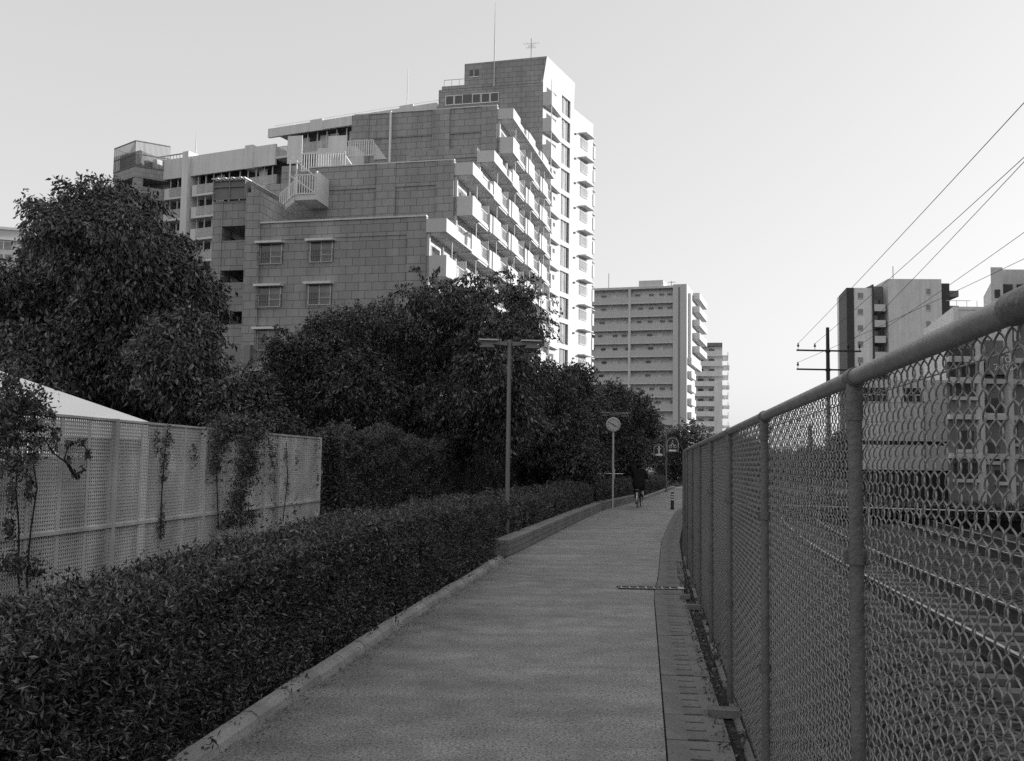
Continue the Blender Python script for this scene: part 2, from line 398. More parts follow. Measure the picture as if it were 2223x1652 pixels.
for i, (x, yv) in enumerate(pos):
    ang = math.atan2(pos[min(i+1, len(pos)-1)][1]-pos[max(i-1, 0)][1], pos[min(i+1, len(pos)-1)][0]-pos[max(i-1, 0)][0])
    if pp is None:
        pp = MB().tube([(0, 0, -.3), (0, 0, RAILZ-.02)], .0185, 16).build('post', M['steel'], fence)
        q = MB()
        q.tube([(0, 0, RAILZ-.115), (0, 0, RAILZ-.02)], .0215, 16); q.tube([(-.035, 0, RAILZ), (.035, 0, RAILZ)], .0265, 16)
        q.tube([(0, 0, RAILZ-.03), (0, 0, RAILZ)], .021, 12); q.tube([(.0, -.03, RAILZ-.06), (0, -.036, RAILZ-.06)], .008, 6)
        q.build('bracket', M['steel'], pp)
        for z in (1.365, .655):
            q = MB(); q.tube([(0, 0, z-.019), (0, 0, z+.019)], .0235, 16); q.box(-.004, .004, -.05, -.018, z-.019, z+.019); q.box(-.004, .004, .018, .032, z-.019, z+.019); q.tube([(-.016, -.036, z), (.016, -.036, z)], .005, 6)
            q.build('clamp', M['steel'], pp)
        o = pp
    else: o = copy_tree(pp, fence)
    o.location = (x-F0.x, yv-F0.y, 0); o.rotation_euler = (0, 0, ang)

# ------------------------------------------------------------ foliage machinery
def leaf_quads(C, size, droop=.4, jitter=.5, up=None, aspect=.42):
    """one folded kite-shaped leaf at every centre"""
    n = len(C)
    a = rng.normal(size=(n, 3)); a[:, 2] -= droop*1.6
    if up is not None: a += up*1.2
    a /= np.linalg.norm(a, axis=1)[:, None]
    h = rng.normal(size=(n, 3)); b = np.cross(a, h); b /= np.linalg.norm(b, axis=1)[:, None]; c = np.cross(a, b)
    s = size*rng.uniform(1-jitter, 1+jitter, n)[:, None]
    w = s*aspect*.5
    V = np.stack([C-a*s*.5, C+b*w+c*w*.35-a*s*.05, C+a*s*.5-c*s*.08, C-b*w+c*w*.35-a*s*.05], 1).reshape(-1, 3)
    Q = np.arange(4*n).reshape(n, 4)
    return V, Q
def leafmix(n):
    u = rng.random(n); return (u < .45).astype(int)+(u < .10).astype(int)
def lump(P, f=1.0, seed=0):
    r = np.random.default_rng(seed); v = np.zeros(len(P))
    for k in range(5):
        d = r.normal(size=3)*f*(1+k*.6); v += np.sin(P@d+r.uniform(0, 6.28))/(1+k*.4)
    return v/2.6
def crown_points(lobes, twigs, per, twl, gap=.15, seed=0, droop=.35, inner=.3):
    L = np.array(lobes, float); wgt = (L[:, 3]*L[:, 4]+L[:, 3]*L[:, 5]+L[:, 4]*L[:, 5]); wgt /= wgt.sum()
    idx = rng.choice(len(L), twigs, p=wgt); d = rng.normal(size=(twigs, 3)); d /= np.linalg.norm(d, axis=1)[:, None]
    rr = np.where(rng.random(twigs) < inner, rng.uniform(.25, .8, twigs), rng.uniform(.8, 1.04, twigs))
    rr *= 1+.20*lump(d*2.2+idx[:, None]*3.1, 1.4, seed)
    P = L[idx, :3]+d*L[idx, 3:6]*rr[:, None]
    keep = lump(P, 2.2, seed+5) > -1+gap*2
    keep &= lump(P, 5.0, seed+9) > -1.0+gap*1.6
    P = P[keep]; d = d[keep]; n = len(P)
    t = d+rng.normal(size=(n, 3))*.5; t[:, 2] -= droop; t /= np.linalg.norm(t, axis=1)[:, None]
    s = rng.uniform(0, 1, (n, per))
    Q = P[:, None, :]+t[:, None, :]*s[:, :, None]*twl+rng.normal(size=(n, per, 3))*twl*.14
    dirs = np.repeat(t, per, 0)
    return Q.reshape(-1, 3), dirs, P
def limbs(base, lobes, r0, fork, seed=0, n=7):
    b = MB(); r = random.Random(seed); base = Vector(base); F = Vector(fork)
    mid = base.lerp(F, .5)+Vector((r.uniform(-.1, .1), r.uniform(-.1, .1), 0))
    b.tube([base+Vector((0, 0, -.1)), base+Vector((0, 0, .15)), mid, F], [r0*1.4, r0*1.05, r0*.85, r0*.7], 9)
    for lo in lobes[:n*2]:
        c = Vector(lo[:3]); m1 = F.lerp(c, .45)+Vector((r.uniform(-.15, .15), r.uniform(-.15, .15), .12))
        b.tube([F+Vector((0, 0, -.15)), m1, c], [r0*.5, r0*.3, r0*.1], 6)
        for k in range(5):
            d = Vector((r.gauss(0, 1), r.gauss(0, 1), r.gauss(.3, .8))).normalized()
            e = c+Vector((d.x*lo[3], d.y*lo[4], d.z*lo[5]))*.85
            b.tube([m1.lerp(c, r.uniform(.3, 1)), c.lerp(e, .5)+Vector((0, 0, .05)), e], [r0*.14, r0*.08, r0*.03], 4, cap=False)
    return b
def px_lobes(L, Y, squash=1.0, spread=.35, sat=3):
    out = []
    for k, (px, py, r) in enumerate(L):
        dy = Y+((k*37) % 7-3)/3*spread*2; p = at(px, py, dy); rm_ = r/FPX*dy
        out.append((p.x, p.y, p.z, rm_, rm_*1.0*squash, rm_))
        rr_ = random.Random(int(px*7+py))
        for _ in range(sat):
            d = Vector((rr_.gauss(0, 1), rr_.gauss(0, 1), rr_.gauss(.35, 1))).normalized()*rm_*rr_.uniform(.75, 1.0); q = rm_*rr_.uniform(.22, .38)
            out.append((p.x+d.x, p.y+d.y, p.z+d.z, q*1.2, q*1.2, q*.8))
    return out
def sprays(lobes, n, length, leaf, dens=.022, droop=.55, seed=0):
    """long arching leafy shoots breaking out of the crown"""
    r_ = np.random.default_rng(seed); L = np.array(lobes, float); wgt = L[:, 3]**2*(1+.0*L[:, 2]); wgt /= wgt.sum(); C = []; D = []; b = MB()
    for _ in range(n):
        l = L[r_.choice(len(L), p=wgt)]; d = r_.normal(size=3); d[2] = abs(d[2])*.9+.1; d /= np.linalg.norm(d)
        st = l[:3]+d*l[3:6]*.75; ln = length*r_.uniform(.55, 1.25); m_ = int(ln/dens); t = np.linspace(.1, 1, m_)[:, None]
        P = st+d*ln*t+np.array([0, 0, -droop*ln])*t**2.2; tan = d+np.array([0, 0, -droop*2.2])*t**1.2
        C.append(P+r_.normal(size=(m_, 3))*leaf*.45); D.append(tan+r_.normal(size=(m_, 3))*.5)
        q = [tuple(st-d*.15)]+[tuple(p) for p in P[::max(1, m_//5)]]; b.tube(q, [.010]+[.006]*(len(q)-1), 4, cap=False)
    return np.concatenate(C), np.concatenate(D), b
def tree(name, label, cat, L, Y, twigs, per, leaf, trunk_px, r0=.14, gap=.15, seed=0, group=None, twl=.35, droop=.35, mi='leaf', fork=.35, inner=.3, spread=.5, nspray=0, spl=.8, core=1.0):
    lobes = px_lobes(L, Y, spread=spread); tx = at(trunk_px, 1010, Y).x
    root = empty(name, (tx, Y, 0), 0, label, cat, group)
    O = np.array([tx, Y, 0.])
    zt = min(l[2]-l[5]*.5 for l in lobes); fz = max(1.2, zt)
    limbs((0, 0, 0), [(l[0]-tx, l[1]-Y, *l[2:]) for l in lobes[::4]], r0, (0, 0, fz), seed).build('trunk', M['bark'], root)
    if core != 1: lobes = [(l[0], l[1], l[2], l[3]*core, l[4]*core, l[5]*core) for l in lobes]
    P, D, T = crown_points(lobes, twigs, per, twl, gap, seed, droop, inner)
    if nspray:
        P2, D2, sb = sprays(lobes, nspray, spl, leaf, seed=seed); P = np.concatenate([P, P2]); D = np.concatenate([D, D2])
        o = sb.build('shoots', M['bark'], root); o.location = -Vector(O)
    V, Q = leaf_quads(P-O, leaf, droop, up=D)
    np_mesh('crown', V, Q, [M['leaf'], M['leaf2'], M['leaf3']], root, mi=leafmix(len(Q)))
    return root

# big broadleaf tree at the left
tree('broadleaf_tree', 'large dark broadleaf tree rising above the white marquee roof at the left', 'tree',
     [(115, 500, 46), (200, 455, 58), (258, 470, 62), (148, 575, 82), (245, 560, 105), (345, 590, 80), (375, 670, 90), (385, 770, 82), (300, 730, 140), (150, 720, 140), (40, 690, 85), (60, 830, 110), (210, 850, 130), (350, 860, 110), (405, 840, 55), (0, 640, 55), (80, 455, 18), (330, 540, 40)],
     25, 30000, 7, .13, 210, .28, gap=.17, seed=3, twl=.40, droop=.7, spread=1.6, inner=.35, nspray=420, spl=.75)
GT = 'trees between the path and the apartment block'
tree('deciduous_tree', 'bushy dark tree in front of the windows of the block wall', 'tree',
     [(640, 790, 62), (710, 735, 58), (605, 860, 62), (690, 840, 100), (775, 730, 62), (835, 695, 42), (850, 790, 85), (770, 860, 100), (600, 920, 50), (690, 930, 80), (800, 940, 80), (870, 720, 40)],
     32, 24000, 7, .10, 720, .14, gap=.19, seed=11, group=GT, twl=.35, droop=.5, spread=1.5, nspray=460, spl=.95, core=.88)
tree('deciduous_tree', 'tall sparse tree with drooping sprays, behind the nearest lamp post', 'tree',
     [(930, 655, 38), (975, 700, 60), (1045, 650, 34), (1120, 645, 30), (1060, 720, 62), (1125, 715, 42), (960, 800, 80), (1060, 810, 80), (1000, 890, 90), (1120, 830, 55), (1160, 740, 22), (1090, 920, 70), (960, 940, 60), (900, 920, 50)],
     30, 15500, 8, .115, 1010, .13, gap=.40, seed=21, group=GT, twl=.45, droop=.9, spread=1.4, inner=.25, nspray=460, spl=1.25, core=.70)
tree('deciduous_tree', 'dark tree just to the right of the nearest lamp post', 'tree',
     [(1205, 830, 38), (1255, 828, 32), (1190, 890, 62), (1262, 890, 55), (1220, 950, 75), (1150, 950, 60), (1140, 880, 40), (1250, 1005, 45), (1200, 1010, 45)],
     40, 13500, 7, .12, 1205, .13, gap=.24, seed=31, group=GT, twl=.42, droop=.6, spread=1.5, nspray=220, spl=1.2, core=.85)
tree('deciduous_tree', 'round dark tree behind the clock', 'tree',
     [(1315, 885, 42), (1375, 893, 38), (1400, 915, 28), (1335, 950, 58), (1358, 965, 36), (1290, 950, 50), (1340, 1010, 45), (1285, 1005, 40)],
     52, 11000, 7, .14, 1372, .16, gap=.18, seed=41, group=GT, twl=.45, droop=.5, spread=1.6, nspray=60, spl=.7)
tree('deciduous_tree', 'distant dark tree above the far end of the fence', 'tree',
     [(1490, 952, 32), (1520, 962, 26), (1462, 975, 28), (1500, 1000, 42), (1535, 1000, 30), (1550, 975, 22), (1455, 1010, 30), (1425, 985, 30), (1440, 960, 20)],
     78, 5000, 7, .2, 1500, .18, gap=.10, seed=51, group=GT, twl=.55, droop=.4, spread=1.8)
tree('evergreen_tree', 'low dark tree between the marquee and the block wall', 'tree',
     [(490, 880, 45), (540, 890, 50), (500, 950, 60), (600, 960, 60), (560, 830, 22), (450, 930, 60)],
     23, 5200, 7, .10, 520, .09, gap=.12, seed=61, twl=.3, droop=.5, spread=.9)
tree('deciduous_tree', 'dark tree at the far left edge behind the large one', 'tree',
     [(-40, 640, 70), (20, 620, 28), (-20, 720, 90), (-60, 830, 120)], 31, 3200, 7, .14, -20, .16, gap=.12, seed=71, twl=.4, droop=.5)
# trees across the railway, seen through the fence
for k, (L, Y, tx, lab) in enumerate([
    ([(1870, 985, 26), (1835, 1000, 30), (1890, 1010, 30), (1820, 965, 18), (1850, 960, 15)], 62, 1850, 'dark tree across the railway behind the second fence post'),
    ([(1760, 1000, 26), (1790, 1010, 28), (1730, 1015, 26), (1700, 1005, 22)], 70, 1755, 'low dark tree across the railway left of the utility pole'),
    ([(1640, 1000, 36), (1600, 985, 40), (1670, 1010, 30), (1560, 990, 36)], 66, 1620, 'wide dark tree across the railway behind the far fence panels')]):
    tree('railside_tree', lab, 'tree', L, Y, 2600, 7, .2, tx, .14, gap=.12, seed=80+k, group='trees across the railway', twl=.5)

# hedges: dense leaf skin over a solid core with the inner shade in its colour
def hedge(name, label, pts, h, wd, n, leaf, kind=None, cat='hedge', amp=.09, z0=0.0, up=.5):
    """pts: list of (x,y) along the middle line"""
    P = np.array(pts, float); seg = np.linalg.norm(np.diff(P, axis=0), axis=1); cum = np.concatenate([[0], np.cumsum(seg)]); T = cum[-1]
    root = empty(name, (P[0, 0], P[0, 1], 0), 0, label, cat); O = np.array([P[0, 0], P[0, 1], 0])
    H = (lambda s: h) if not callable(h) else h
    def pos_(s): return np.stack([np.interp(s, cum, P[:, 0]), np.interp(s, cum, P[:, 1])], 1)
    def nrm(s):
        q = pos_(np.minimum(s+.05, T))-pos_(np.maximum(s-.05, 0)); q /= np.linalg.norm(q, axis=1)[:, None]; return np.stack([q[:, 1], -q[:, 0]], 1)
    s = rng.uniform(0, T, n)
    # denser where it is nearest the start
    hs = np.array([H(v) for v in s]) if callable(h) else np.full(n, h)
    per = 2*hs+wd; u = rng.uniform(0, 1, n)*per
    off = np.where(u < hs, wd/2, np.where(u < hs+wd, wd/2-(u-hs), -wd/2)); zz = np.where(u < hs, u, np.where(u < hs+wd, hs, hs-(u-hs-wd)))
    c = pos_(s); nn = nrm(s); zz = zz+z0
    W = np.stack([c[:, 0]+nn[:, 0]*off, c[:, 1]+nn[:, 1]*off, zz], 1)
    nv = np.stack([nn[:, 0]*np.sign(off)*(u < hs), nn[:, 1]*np.sign(off)*(u < hs), ((u >= hs) & (u < hs+wd))*1.0], 1)
    back = (u >= hs+wd); nv[back, 0] = -nn[back, 0]; nv[back, 1] = -nn[back, 1]
    l = lump(W, 2.4, 3)*amp*.5+lump(W, 8, 4)*amp*.6+np.minimum(lump(W, 14, 6)+.35, 0)*.09-np.abs(rng.normal(size=n))*.04+rng.random(n)**8*.10
    edge = np.clip((np.abs(off)/(wd/2))**4*(zz-z0 > hs*.85), 0, 1)*.03
    W += nv*(l-edge)[:, None]; W[:, 2] = np.maximum(W[:, 2], .02)
    ne = int(n*.04); E = []
    for se, sg in ((0.0, -1), (T, 1)):
        pe = pos_(np.array([se]))[0]; ne_ = nrm(np.array([se]))[0]; te = np.array([-ne_[1], ne_[0]])*sg; he = H(se) if callable(h) else h
        q = rng.uniform(-wd/2, wd/2, ne//2); zz2 = rng.uniform(0, he, ne//2)+z0; dd = rng.normal(size=ne//2)*.05
        E.append(np.stack([pe[0]+ne_[0]*q+te[0]*dd, pe[1]+ne_[1]*q+te[1]*dd, zz2], 1)); nv = np.concatenate([nv, np.tile([te[0], te[1], 0.], (ne//2, 1))])
    W = np.concatenate([W]+E); n = len(W)
    V, Q = leaf_quads(W-O, leaf, -.1, up=nv*.8, aspect=.36)
    np_mesh('foliage', V, Q, [M['leaf'], M['leaf2'], M['leaf3']], root, mi=leafmix(n))
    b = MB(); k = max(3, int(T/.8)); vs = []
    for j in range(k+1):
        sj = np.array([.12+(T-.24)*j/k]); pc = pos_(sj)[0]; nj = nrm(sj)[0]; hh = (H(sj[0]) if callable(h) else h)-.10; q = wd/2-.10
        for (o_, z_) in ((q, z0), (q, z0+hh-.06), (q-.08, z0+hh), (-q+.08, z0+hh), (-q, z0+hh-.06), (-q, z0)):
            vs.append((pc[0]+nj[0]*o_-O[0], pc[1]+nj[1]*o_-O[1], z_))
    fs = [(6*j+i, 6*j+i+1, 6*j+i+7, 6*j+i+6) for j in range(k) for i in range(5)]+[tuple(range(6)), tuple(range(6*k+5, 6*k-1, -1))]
    b.add(vs, fs); b.build('twigs', M['core'], root)  # solid filler, near-black to hold the shade inside the foliage
    return root
HW = .78
hpts = [(lx(max(yv, 0))-.17-HW/2, yv) for yv in (1.0, 3, 5.3, 6.65, 9.68, 11, 13.5, 16.9)]
# split in two density bands of the same hedge: near leaves are larger in the picture
hedge('clipped_hedge', 'low clipped leafy hedge along the left kerb of the path', hpts, lambda s: .86+.13*min(1, max(0, (s-3.5)/5)), HW-.04, 330000, .037, amp=.10)
spts = [(lx(yv)-.95, yv) for yv in (17.6, 20, 23, 27, 31, 35)]
hedge('shrub_bed', 'low dark shrubs growing in the long brick planter', spts, lambda s: .62+.12*math.sin(s*1.7)+.06*s/18, 1.15, 42000, .055, cat='shrubs', amp=.12, z0=.2)
spts = [(lx(yv)-.9, yv) for yv in (35.8, 40, 45, 52, 60, 67)]
hedge('shrub_bed', 'far dark shrubs beside the path behind the cyclist', spts, lambda s: .8+.15*math.sin(s*1.1), 1.2, 26000, .08, cat='shrubs', amp=.15)

# ------------------------------------------------------------ planters
def planter(label, ys_, h=.27, th=.3, name='brick_planter'):
    b = MB(); n = len(ys_); vs = []
    o0 = Vector((lx(ys_[0]), ys_[0], 0))
    for yv in ys_:
        x = lx(yv)-.03; vs += [(x-o0.x, yv-o0.y, -.02), (x-o0.x, yv-o0.y, h), (x-th-o0.x, yv-o0.y, h), (x-th-o0.x, yv-o0.y, -.02)]
    b.add(vs, [(4*i+k, 4*i+4+k, 4*i+5+k, 4*i+k+1) for i in range(n-1) for k in range(3)]+[(0, 1, 2, 3), (4*n-1, 4*n-2, 4*n-3, 4*n-4)])
    b.box(-1.9, -.33, -.02, .26, -.02, h)
    o = b.build(name, M['brick']); o.location = o0; tag(o, label, 'planter', 'brick planters along the path'); return o
planter('long low brick planter wall starting at the end of the clipped hedge', [17.4, 19.6, 23.2, 26, 29, 32, 34.6])
planter('short far brick planter wall to the left of the cyclist', [35.6, 39, 42, 46])
b = MB()
for i, yv in enumerate([46, 52, 58, 64]):
    b.bar((lx(yv), yv, .06), (lx(yv+6), yv+6, .06), .2, .14)
tag(b.build('kerb', M['kerb']), kind='structure')

# ------------------------------------------------------------ lattice fence (left) with vines
LV = Vector((.0991, .9951, 0)).normalized(); LN = Vector((LV.y, -LV.x, 0))     # along / towards the path
LO = Vector((-5.0+.0996*6.2, 6.2, 0)); LTOP = 1.95
lat = empty('lattice_fence', LO, -math.atan2(LV.x, LV.y), 'pale perforated metal lattice fence with a mid rail, behind the hedge', 'fence')
# local +y runs away, local +x towards the path
def lattice_panel(y0, y1, z0, z1, name):
    b = MB(); p = .036
    k = int((y1-y0)/p)
    for i in range(k+1):
        yv = y0+i*(y1-y0)/k; b.box(-.004, .0, yv-.0078, yv+.0078, z0, z1)
    k2 = int((z1-z0)/.034)
    for i in range(k2+1):
        zv = z0+i*(z1-z0)/k2; b.box(.001, .004, y0, y1, zv-.0085, zv+.0085)
    for i in range(1, 4): 
        yv = y0+i*(y1-y0)/4; b.box(.005, .012, yv-.02, yv+.02, z0, z1)
    return b.build(name, M['lattice'], lat)
ps = [0.0, 1.95, 3.95, 6.2, 8.35, 11.1]
for i in range(len(ps)-1):
    lattice_panel(ps[i]+.03, ps[i+1]-.03, .93, LTOP, 'upper_panel'); lattice_panel(ps[i]+.03, ps[i+1]-.03, .1, .89, 'lower_panel')
    q = MB(); q.box(-.01, .03, ps[i]+.03, ps[i+1]-.03, .893, .927); q.build('mid_rail', M['lattice'], lat)
    q = MB(); q.box(-.012, .02, ps[i]+.03, ps[i+1]-.03, LTOP+.002, LTOP+.025); q.build('top_rail', M['lattice'], lat)
for yv in ps:
    MB().box(-.03, .03, yv-.03, yv+.03, 0, LTOP+.03).build('post', M['lattice'], lat)
def lat_pt(px, py, off=.05):
    """point on the lattice plane under a pixel"""
    d = ray(px, py); o = Vector((0, 0, EYE)); P0 = LO+LN*off; t = (P0-o).dot(LN)/d.dot(LN); return o+d*t
def vine(label, centers, n, leaf, stems, off=.1, thick=.12, name='climbing_vine'):
    root_p = lat_pt(*stems[0][-1]); root = empty(name, (root_p.x, root_p.y, 0), 0, label, 'vine', 'vines on the lattice fence'); O = np.array(root.location)
    b = MB()
    for st in stems:
        pts = [lat_pt(px, py, off+.02) for px, py in st]; pts = [p+Vector((random.uniform(-.01, .01), 0, 0)) for p in pts]
        b.tube([p-root.location for p in pts], [.011*(.5+.5*i/len(pts)) for i in range(len(pts))], 5)
    b.build('stem', M['bark'], root)
    W = []
    tot = sum(c[2]*c[3] for c in centers)
    for (px, py, rx_, ry_) in centers:
        k = int(n*rx_*ry_/tot); a = rng.uniform(0, 2*np.pi, k); r = np.abs(rng.normal(size=k))*.62 if len(centers) > 6 and ry_ > 20 else np.sqrt(rng.random(k))*rng.uniform(.7, 1.15, k)
        for j in range(k):
            p = lat_pt(px+rx_*r[j]*math.cos(a[j]), py+ry_*r[j]*math.sin(a[j]), off+rng.normal()*thick); W.append(p)
    W = np.array([tuple(p) for p in W]); keep = lump(W, 9, 17) > -.25; W = W[keep]
    V, Q = leaf_quads(W-O, leaf, .5); np_mesh('leaves', V, Q, [M['leaf'], M['leaf2'], M['leaf3']], root, mi=leafmix(len(Q))); return root
vine('bushy vine spilling over the left end of the lattice fence', [(25, 880, 60, 50), (75, 880, 45, 42), (20, 950, 55, 45), (75, 940, 35, 35), (30, 1005, 38, 30), (65, 990, 25, 25), (105, 900, 18, 20), (20, 825, 25, 22), (25, 1060, 14, 40), (62, 1060, 10, 40), (40, 1225, 40, 28), (75, 1240, 30, 22), (20, 1150, 14, 30), (118, 945, 14, 22)], 9500, .042,
     [[(40, 960), (36, 1060), (44, 1150), (40, 1250), (45, 1290)], [(70, 990), (78, 1060), (66, 1150), (58, 1250), (60, 1290)], [(85, 940), (120, 985), (150, 1010), (165, 1040)]], off=.14, thick=.1)
vine('thin leafy vine curling in a loop on the lattice fence', [(150, 965, 10, 8), (175, 960, 12, 8), (192, 985, 8, 14), (182, 1020, 10, 10), (165, 1030, 10, 12), (150, 1000, 5, 12), (118, 975, 10, 8)], 170, .05,
     [[(192, 985), (175, 958), (150, 965), (140, 995), (160, 1030), (185, 1020)]], off=.08, thick=.015)
vine('narrow strand of vine hanging down the middle of the lattice fence', [(365, 960, 12, 36), (356, 1010, 10, 50), (352, 1080, 9, 50), (350, 1140, 10, 40), (420, 990, 10, 30), (340, 960, 8, 30)], 900, .036,
     [[(366, 930), (358, 1000), (352, 1080), (350, 1170)]], off=.03, thick=.02)
vine('heavy dark clump of vine hanging over the right half of the lattice fence', [(520, 930, 60, 34), (530, 975, 40, 45), (545, 1010, 30, 50), (480, 950, 22, 45), (470, 1010, 16, 60), (520, 1080, 30, 50), (540, 1120, 28, 30), (560, 940, 26, 26), (500, 1130, 24, 26), (590, 1000, 12, 60), (500, 925, 40, 26), (555, 915, 30, 24)], 11500, .045,
     [[(530, 940), (532, 1000), (520, 1080), (525, 1150)], [(480, 950), (470, 1020), (476, 1150)]], off=.08, thick=.06)
vine('speckled thin vine on the last pale panel of the lattice fence', [(620, 990, 9, 40), (625, 1050, 10, 40), (645, 1000, 6, 35), (600, 1100, 14, 30), (640, 1110, 12, 30), (663, 970, 6, 25), (690, 960, 10, 20), (690, 1040, 8, 70)], 900, .034,
     [[(620, 960), (624, 1040), (615, 1130)]], off=.02, thick=.02)
# ivy-covered fence that continues the lattice line
ipts = []
for s_ in np.linspace(11.4, 42, 14):
    p = LO+LV*s_; bend = max(0, s_-14)*.032*max(0, s_-14)/10; ipts.append((p.x+.1+bend, p.y))
hedge('ivy_hedge', 'tall ivy covered fence running behind the hedge and lamp post', ipts, lambda s: 2.02+.13*math.sin(s*.55)+.10*math.sin(s*1.9)+.06*math.sin(s*4.1)+min(.3, s*.02), .5, 190000, .052, amp=.22)

# white marquee roof behind the lattice fence
c2 = at(322, 915, 14.5); ap = at(-120, 764, 20)
b = MB(); x1 = c2.x; x0 = x1-2*(x1-ap.x); y0 = 14.5; y1 = 2*20-14.5; xb_ = x1*y1/y0*1.02; z = c2.z
b.add([(x0, y0, z), (x1, y0, z), (xb_, y1, z), (x0, y1, z), (ap.x, 20, ap.z)], [(0, 1, 4), (1, 2, 4), (2, 3, 4), (3, 0, 4), (3, 2, 1, 0)])
t = empty('marquee', (ap.x, 20, 0), 0, 'white pointed marquee roof showing above the lattice fence', 'marquee')
o = b.build('roof', M['tent'], t); o.location = -t.location
b = MB(); b.box(x0, x1, y0, y0+.02, z-.25, z-.002)
o = b.build('valance', M['tent'], t); o.location = -t.location
for (xx, yq) in ((x0, y0), (x1-.06, y0), (xb_-.06, y1), (x0, y1)): o = MB().box(xx, xx+.06, yq, yq+.06, 0, z-.25).build('leg', M['tent'], t); o.location = -t.location

# ============================================================ main stepped apartment block
TH = math.atan(.235); cT, sT = math.cos(TH), math.sin(TH)
BO = Vector((-5.85, 66, 0))
main = empty('stepped_apartment_block', BO, -TH, 'large stepped apartment block of big dark tiles with white balconies and a tower', 'apartment block')
def toloc(p):
    d = Vector(p)-BO; return Vector((d.x*cT-d.y*sT, d.x*sT+d.y*cT, d.z))
def bl(px, py, ly):
    """local x, z on the plane local y = ly"""
    d = ray(px, py); A = Vector((d.x*cT-d.y*sT, d.x*sT+d.y*cT, d.z)); o = toloc((0, 0, EYE)); t = (ly-o.y)/A.y; p = o+A*t; return p.x, p.z
def blx(px, py, lxv):
    d = ray(px, py); A = Vector((d.x*cT-d.y*sT, d.x*sT+d.y*cT, d.z)); o = toloc((0, 0, EYE)); t = (lxv-o.x)/A.x; p = o+A*t; return p.y, p.z
FH = 2.83
xA = bl(563, 600, 0)[0]; xAl = bl(531, 600, 0)[0]
def wall(b, name='wall', m='tile'): return b.build(name, M[m] if isinstance(m, str) else m, main)
# block A
zA = bl(918, 472, 0)[1]
b = MB(); b.box(xA, -.02, 0, 6.2, 0, zA-1.15); b.box(xA-.0, -.02, -.06, 6.2, zA-1.15+.002, zA)
b.box(-1.35, .0, -.10, -.061, 0, zA+.02)
wall(b)
b = MB(); b.box(xA, 0, -.16, .25, zA+.025, zA+.14); wall(b, 'coping', 'light')
# pilaster / stair tower flank on the left of block A
zP = bl(545, 418, -.15)[1]
b = MB(); b.box(xAl, xA-.003, -.18, 4.5, 0, zP); wall(b)
# stair tower
xs0 = bl(457, 600, 1.2)[0]; xs1 = xAl-.05; zs = bl(500, 436, 1.2)[1]
b = MB()
b.box(xs0, xs0+.75, 1.2, 6.0, 0, zs); b.box(xs1-.25, xs1, 1.2, 6.0, 0, zs); b.box(xs0+.75, xs1-.25, 5.2, 6.0, 0, zs)
rows = [bl(500, yy_, 1.2)[1] for yy_ in (436, 490.5)], [bl(500, yy_, 1.2)[1] for yy_ in (522, 586.5)], [bl(500, yy_, 1.2)[1] for yy_ in (613, 676)], [bl(500, yy_, 1.2)[1] for yy_ in (704, 900)]
for (z1_, z0_) in rows: b.box(xs0+.752, xs1-.252, 1.25, 1.55, z0_, z1_)
wall(b)
for (z1_, z0_) in rows[:3]:
    b = MB(); b.add([(xs0+.8, 2.5, z0_-.1), (xs0+.8, 4.0, z0_-.1), (xs1-.6, 4.0, z0_-1.35), (xs1-.6, 2.5, z0_-1.35), (xs0+.8, 2.5, z0_-.5), (xs0+.8, 4.0, z0_-.5), (xs1-.6, 4.0, z0_-1.9), (xs1-.6, 2.5, z0_-1.9)],
          [(0, 1, 2, 3), (7, 6, 5, 4), (0, 3, 7, 4), (1, 5, 6, 2), (0, 4, 5, 1), (3, 2, 6, 7)]); wall(b, 'stair_flight', 'midgrey')
b = MB()
for k in range(4):
    zc = rows[0][0]-k*FH; b.box(xs1+.02, xs1+.28, .86, 1.1, zc-2.75, zc-1.5); 
    if k < 3: b.box(xs1-.12, xs1+.22, .80, 1.1, zc-3.1, zc-1.55)
    b.box(xs1+.06, xs1+.3, .9, 1.12, zc-1.5, zc+.1)
wall(b, 'trim', 'light')
# cage on the stair tower roof
cx0, cz0 = bl(465, 436, 1.1); cx1, cz1 = bl(533, 391, 1.1)
cg = MB(); cg.box(cx0, cx1, 1.1, 1.13, cz0+.1, cz1); cg.box(cx1-.03, cx1, 1.13, 5.5, cz0+.1, cz1); wall(cg, 'mesh_cage', M['recess'])
b = MB()
for xx in (cx0-.05, (cx0+cx1)/2, cx1): b.box(xx-.04, xx+.04, 1.02, 1.1, cz0, cz1+.05)
for zz in (cz0+.05, (cz0+cz1)/2+.25, cz1): b.box(cx0-.05, cx1+.04, 1.0, 1.07, zz-.035, zz+.035)
wall(b, 'cage_frame', 'midgrey')
b = MB()
for k in range(9): b.box(cx0+k*(cx1-cx0)/8-.1, cx0+k*(cx1-cx0)/8+.1, .8, 6.0, cz1+.08+.03*(k % 2), cz1+.16+.03*(k % 2))
wall(b, 'cage_roof', 'frame')
# lower plain annex wall
ax0 = bl(492, 800, 1.0)[0]; ax1 = bl(541, 800, -.6)[0]; az = bl(541, 748, -.6)[1]; az0 = bl(500, 722, .6)[1]
b = MB(); b.prism([(ax0, .9), (ax1, -.6), (ax1, 1.15), (ax0, 1.18)], 0, az); wall(b, 'annex', 'midgrey')
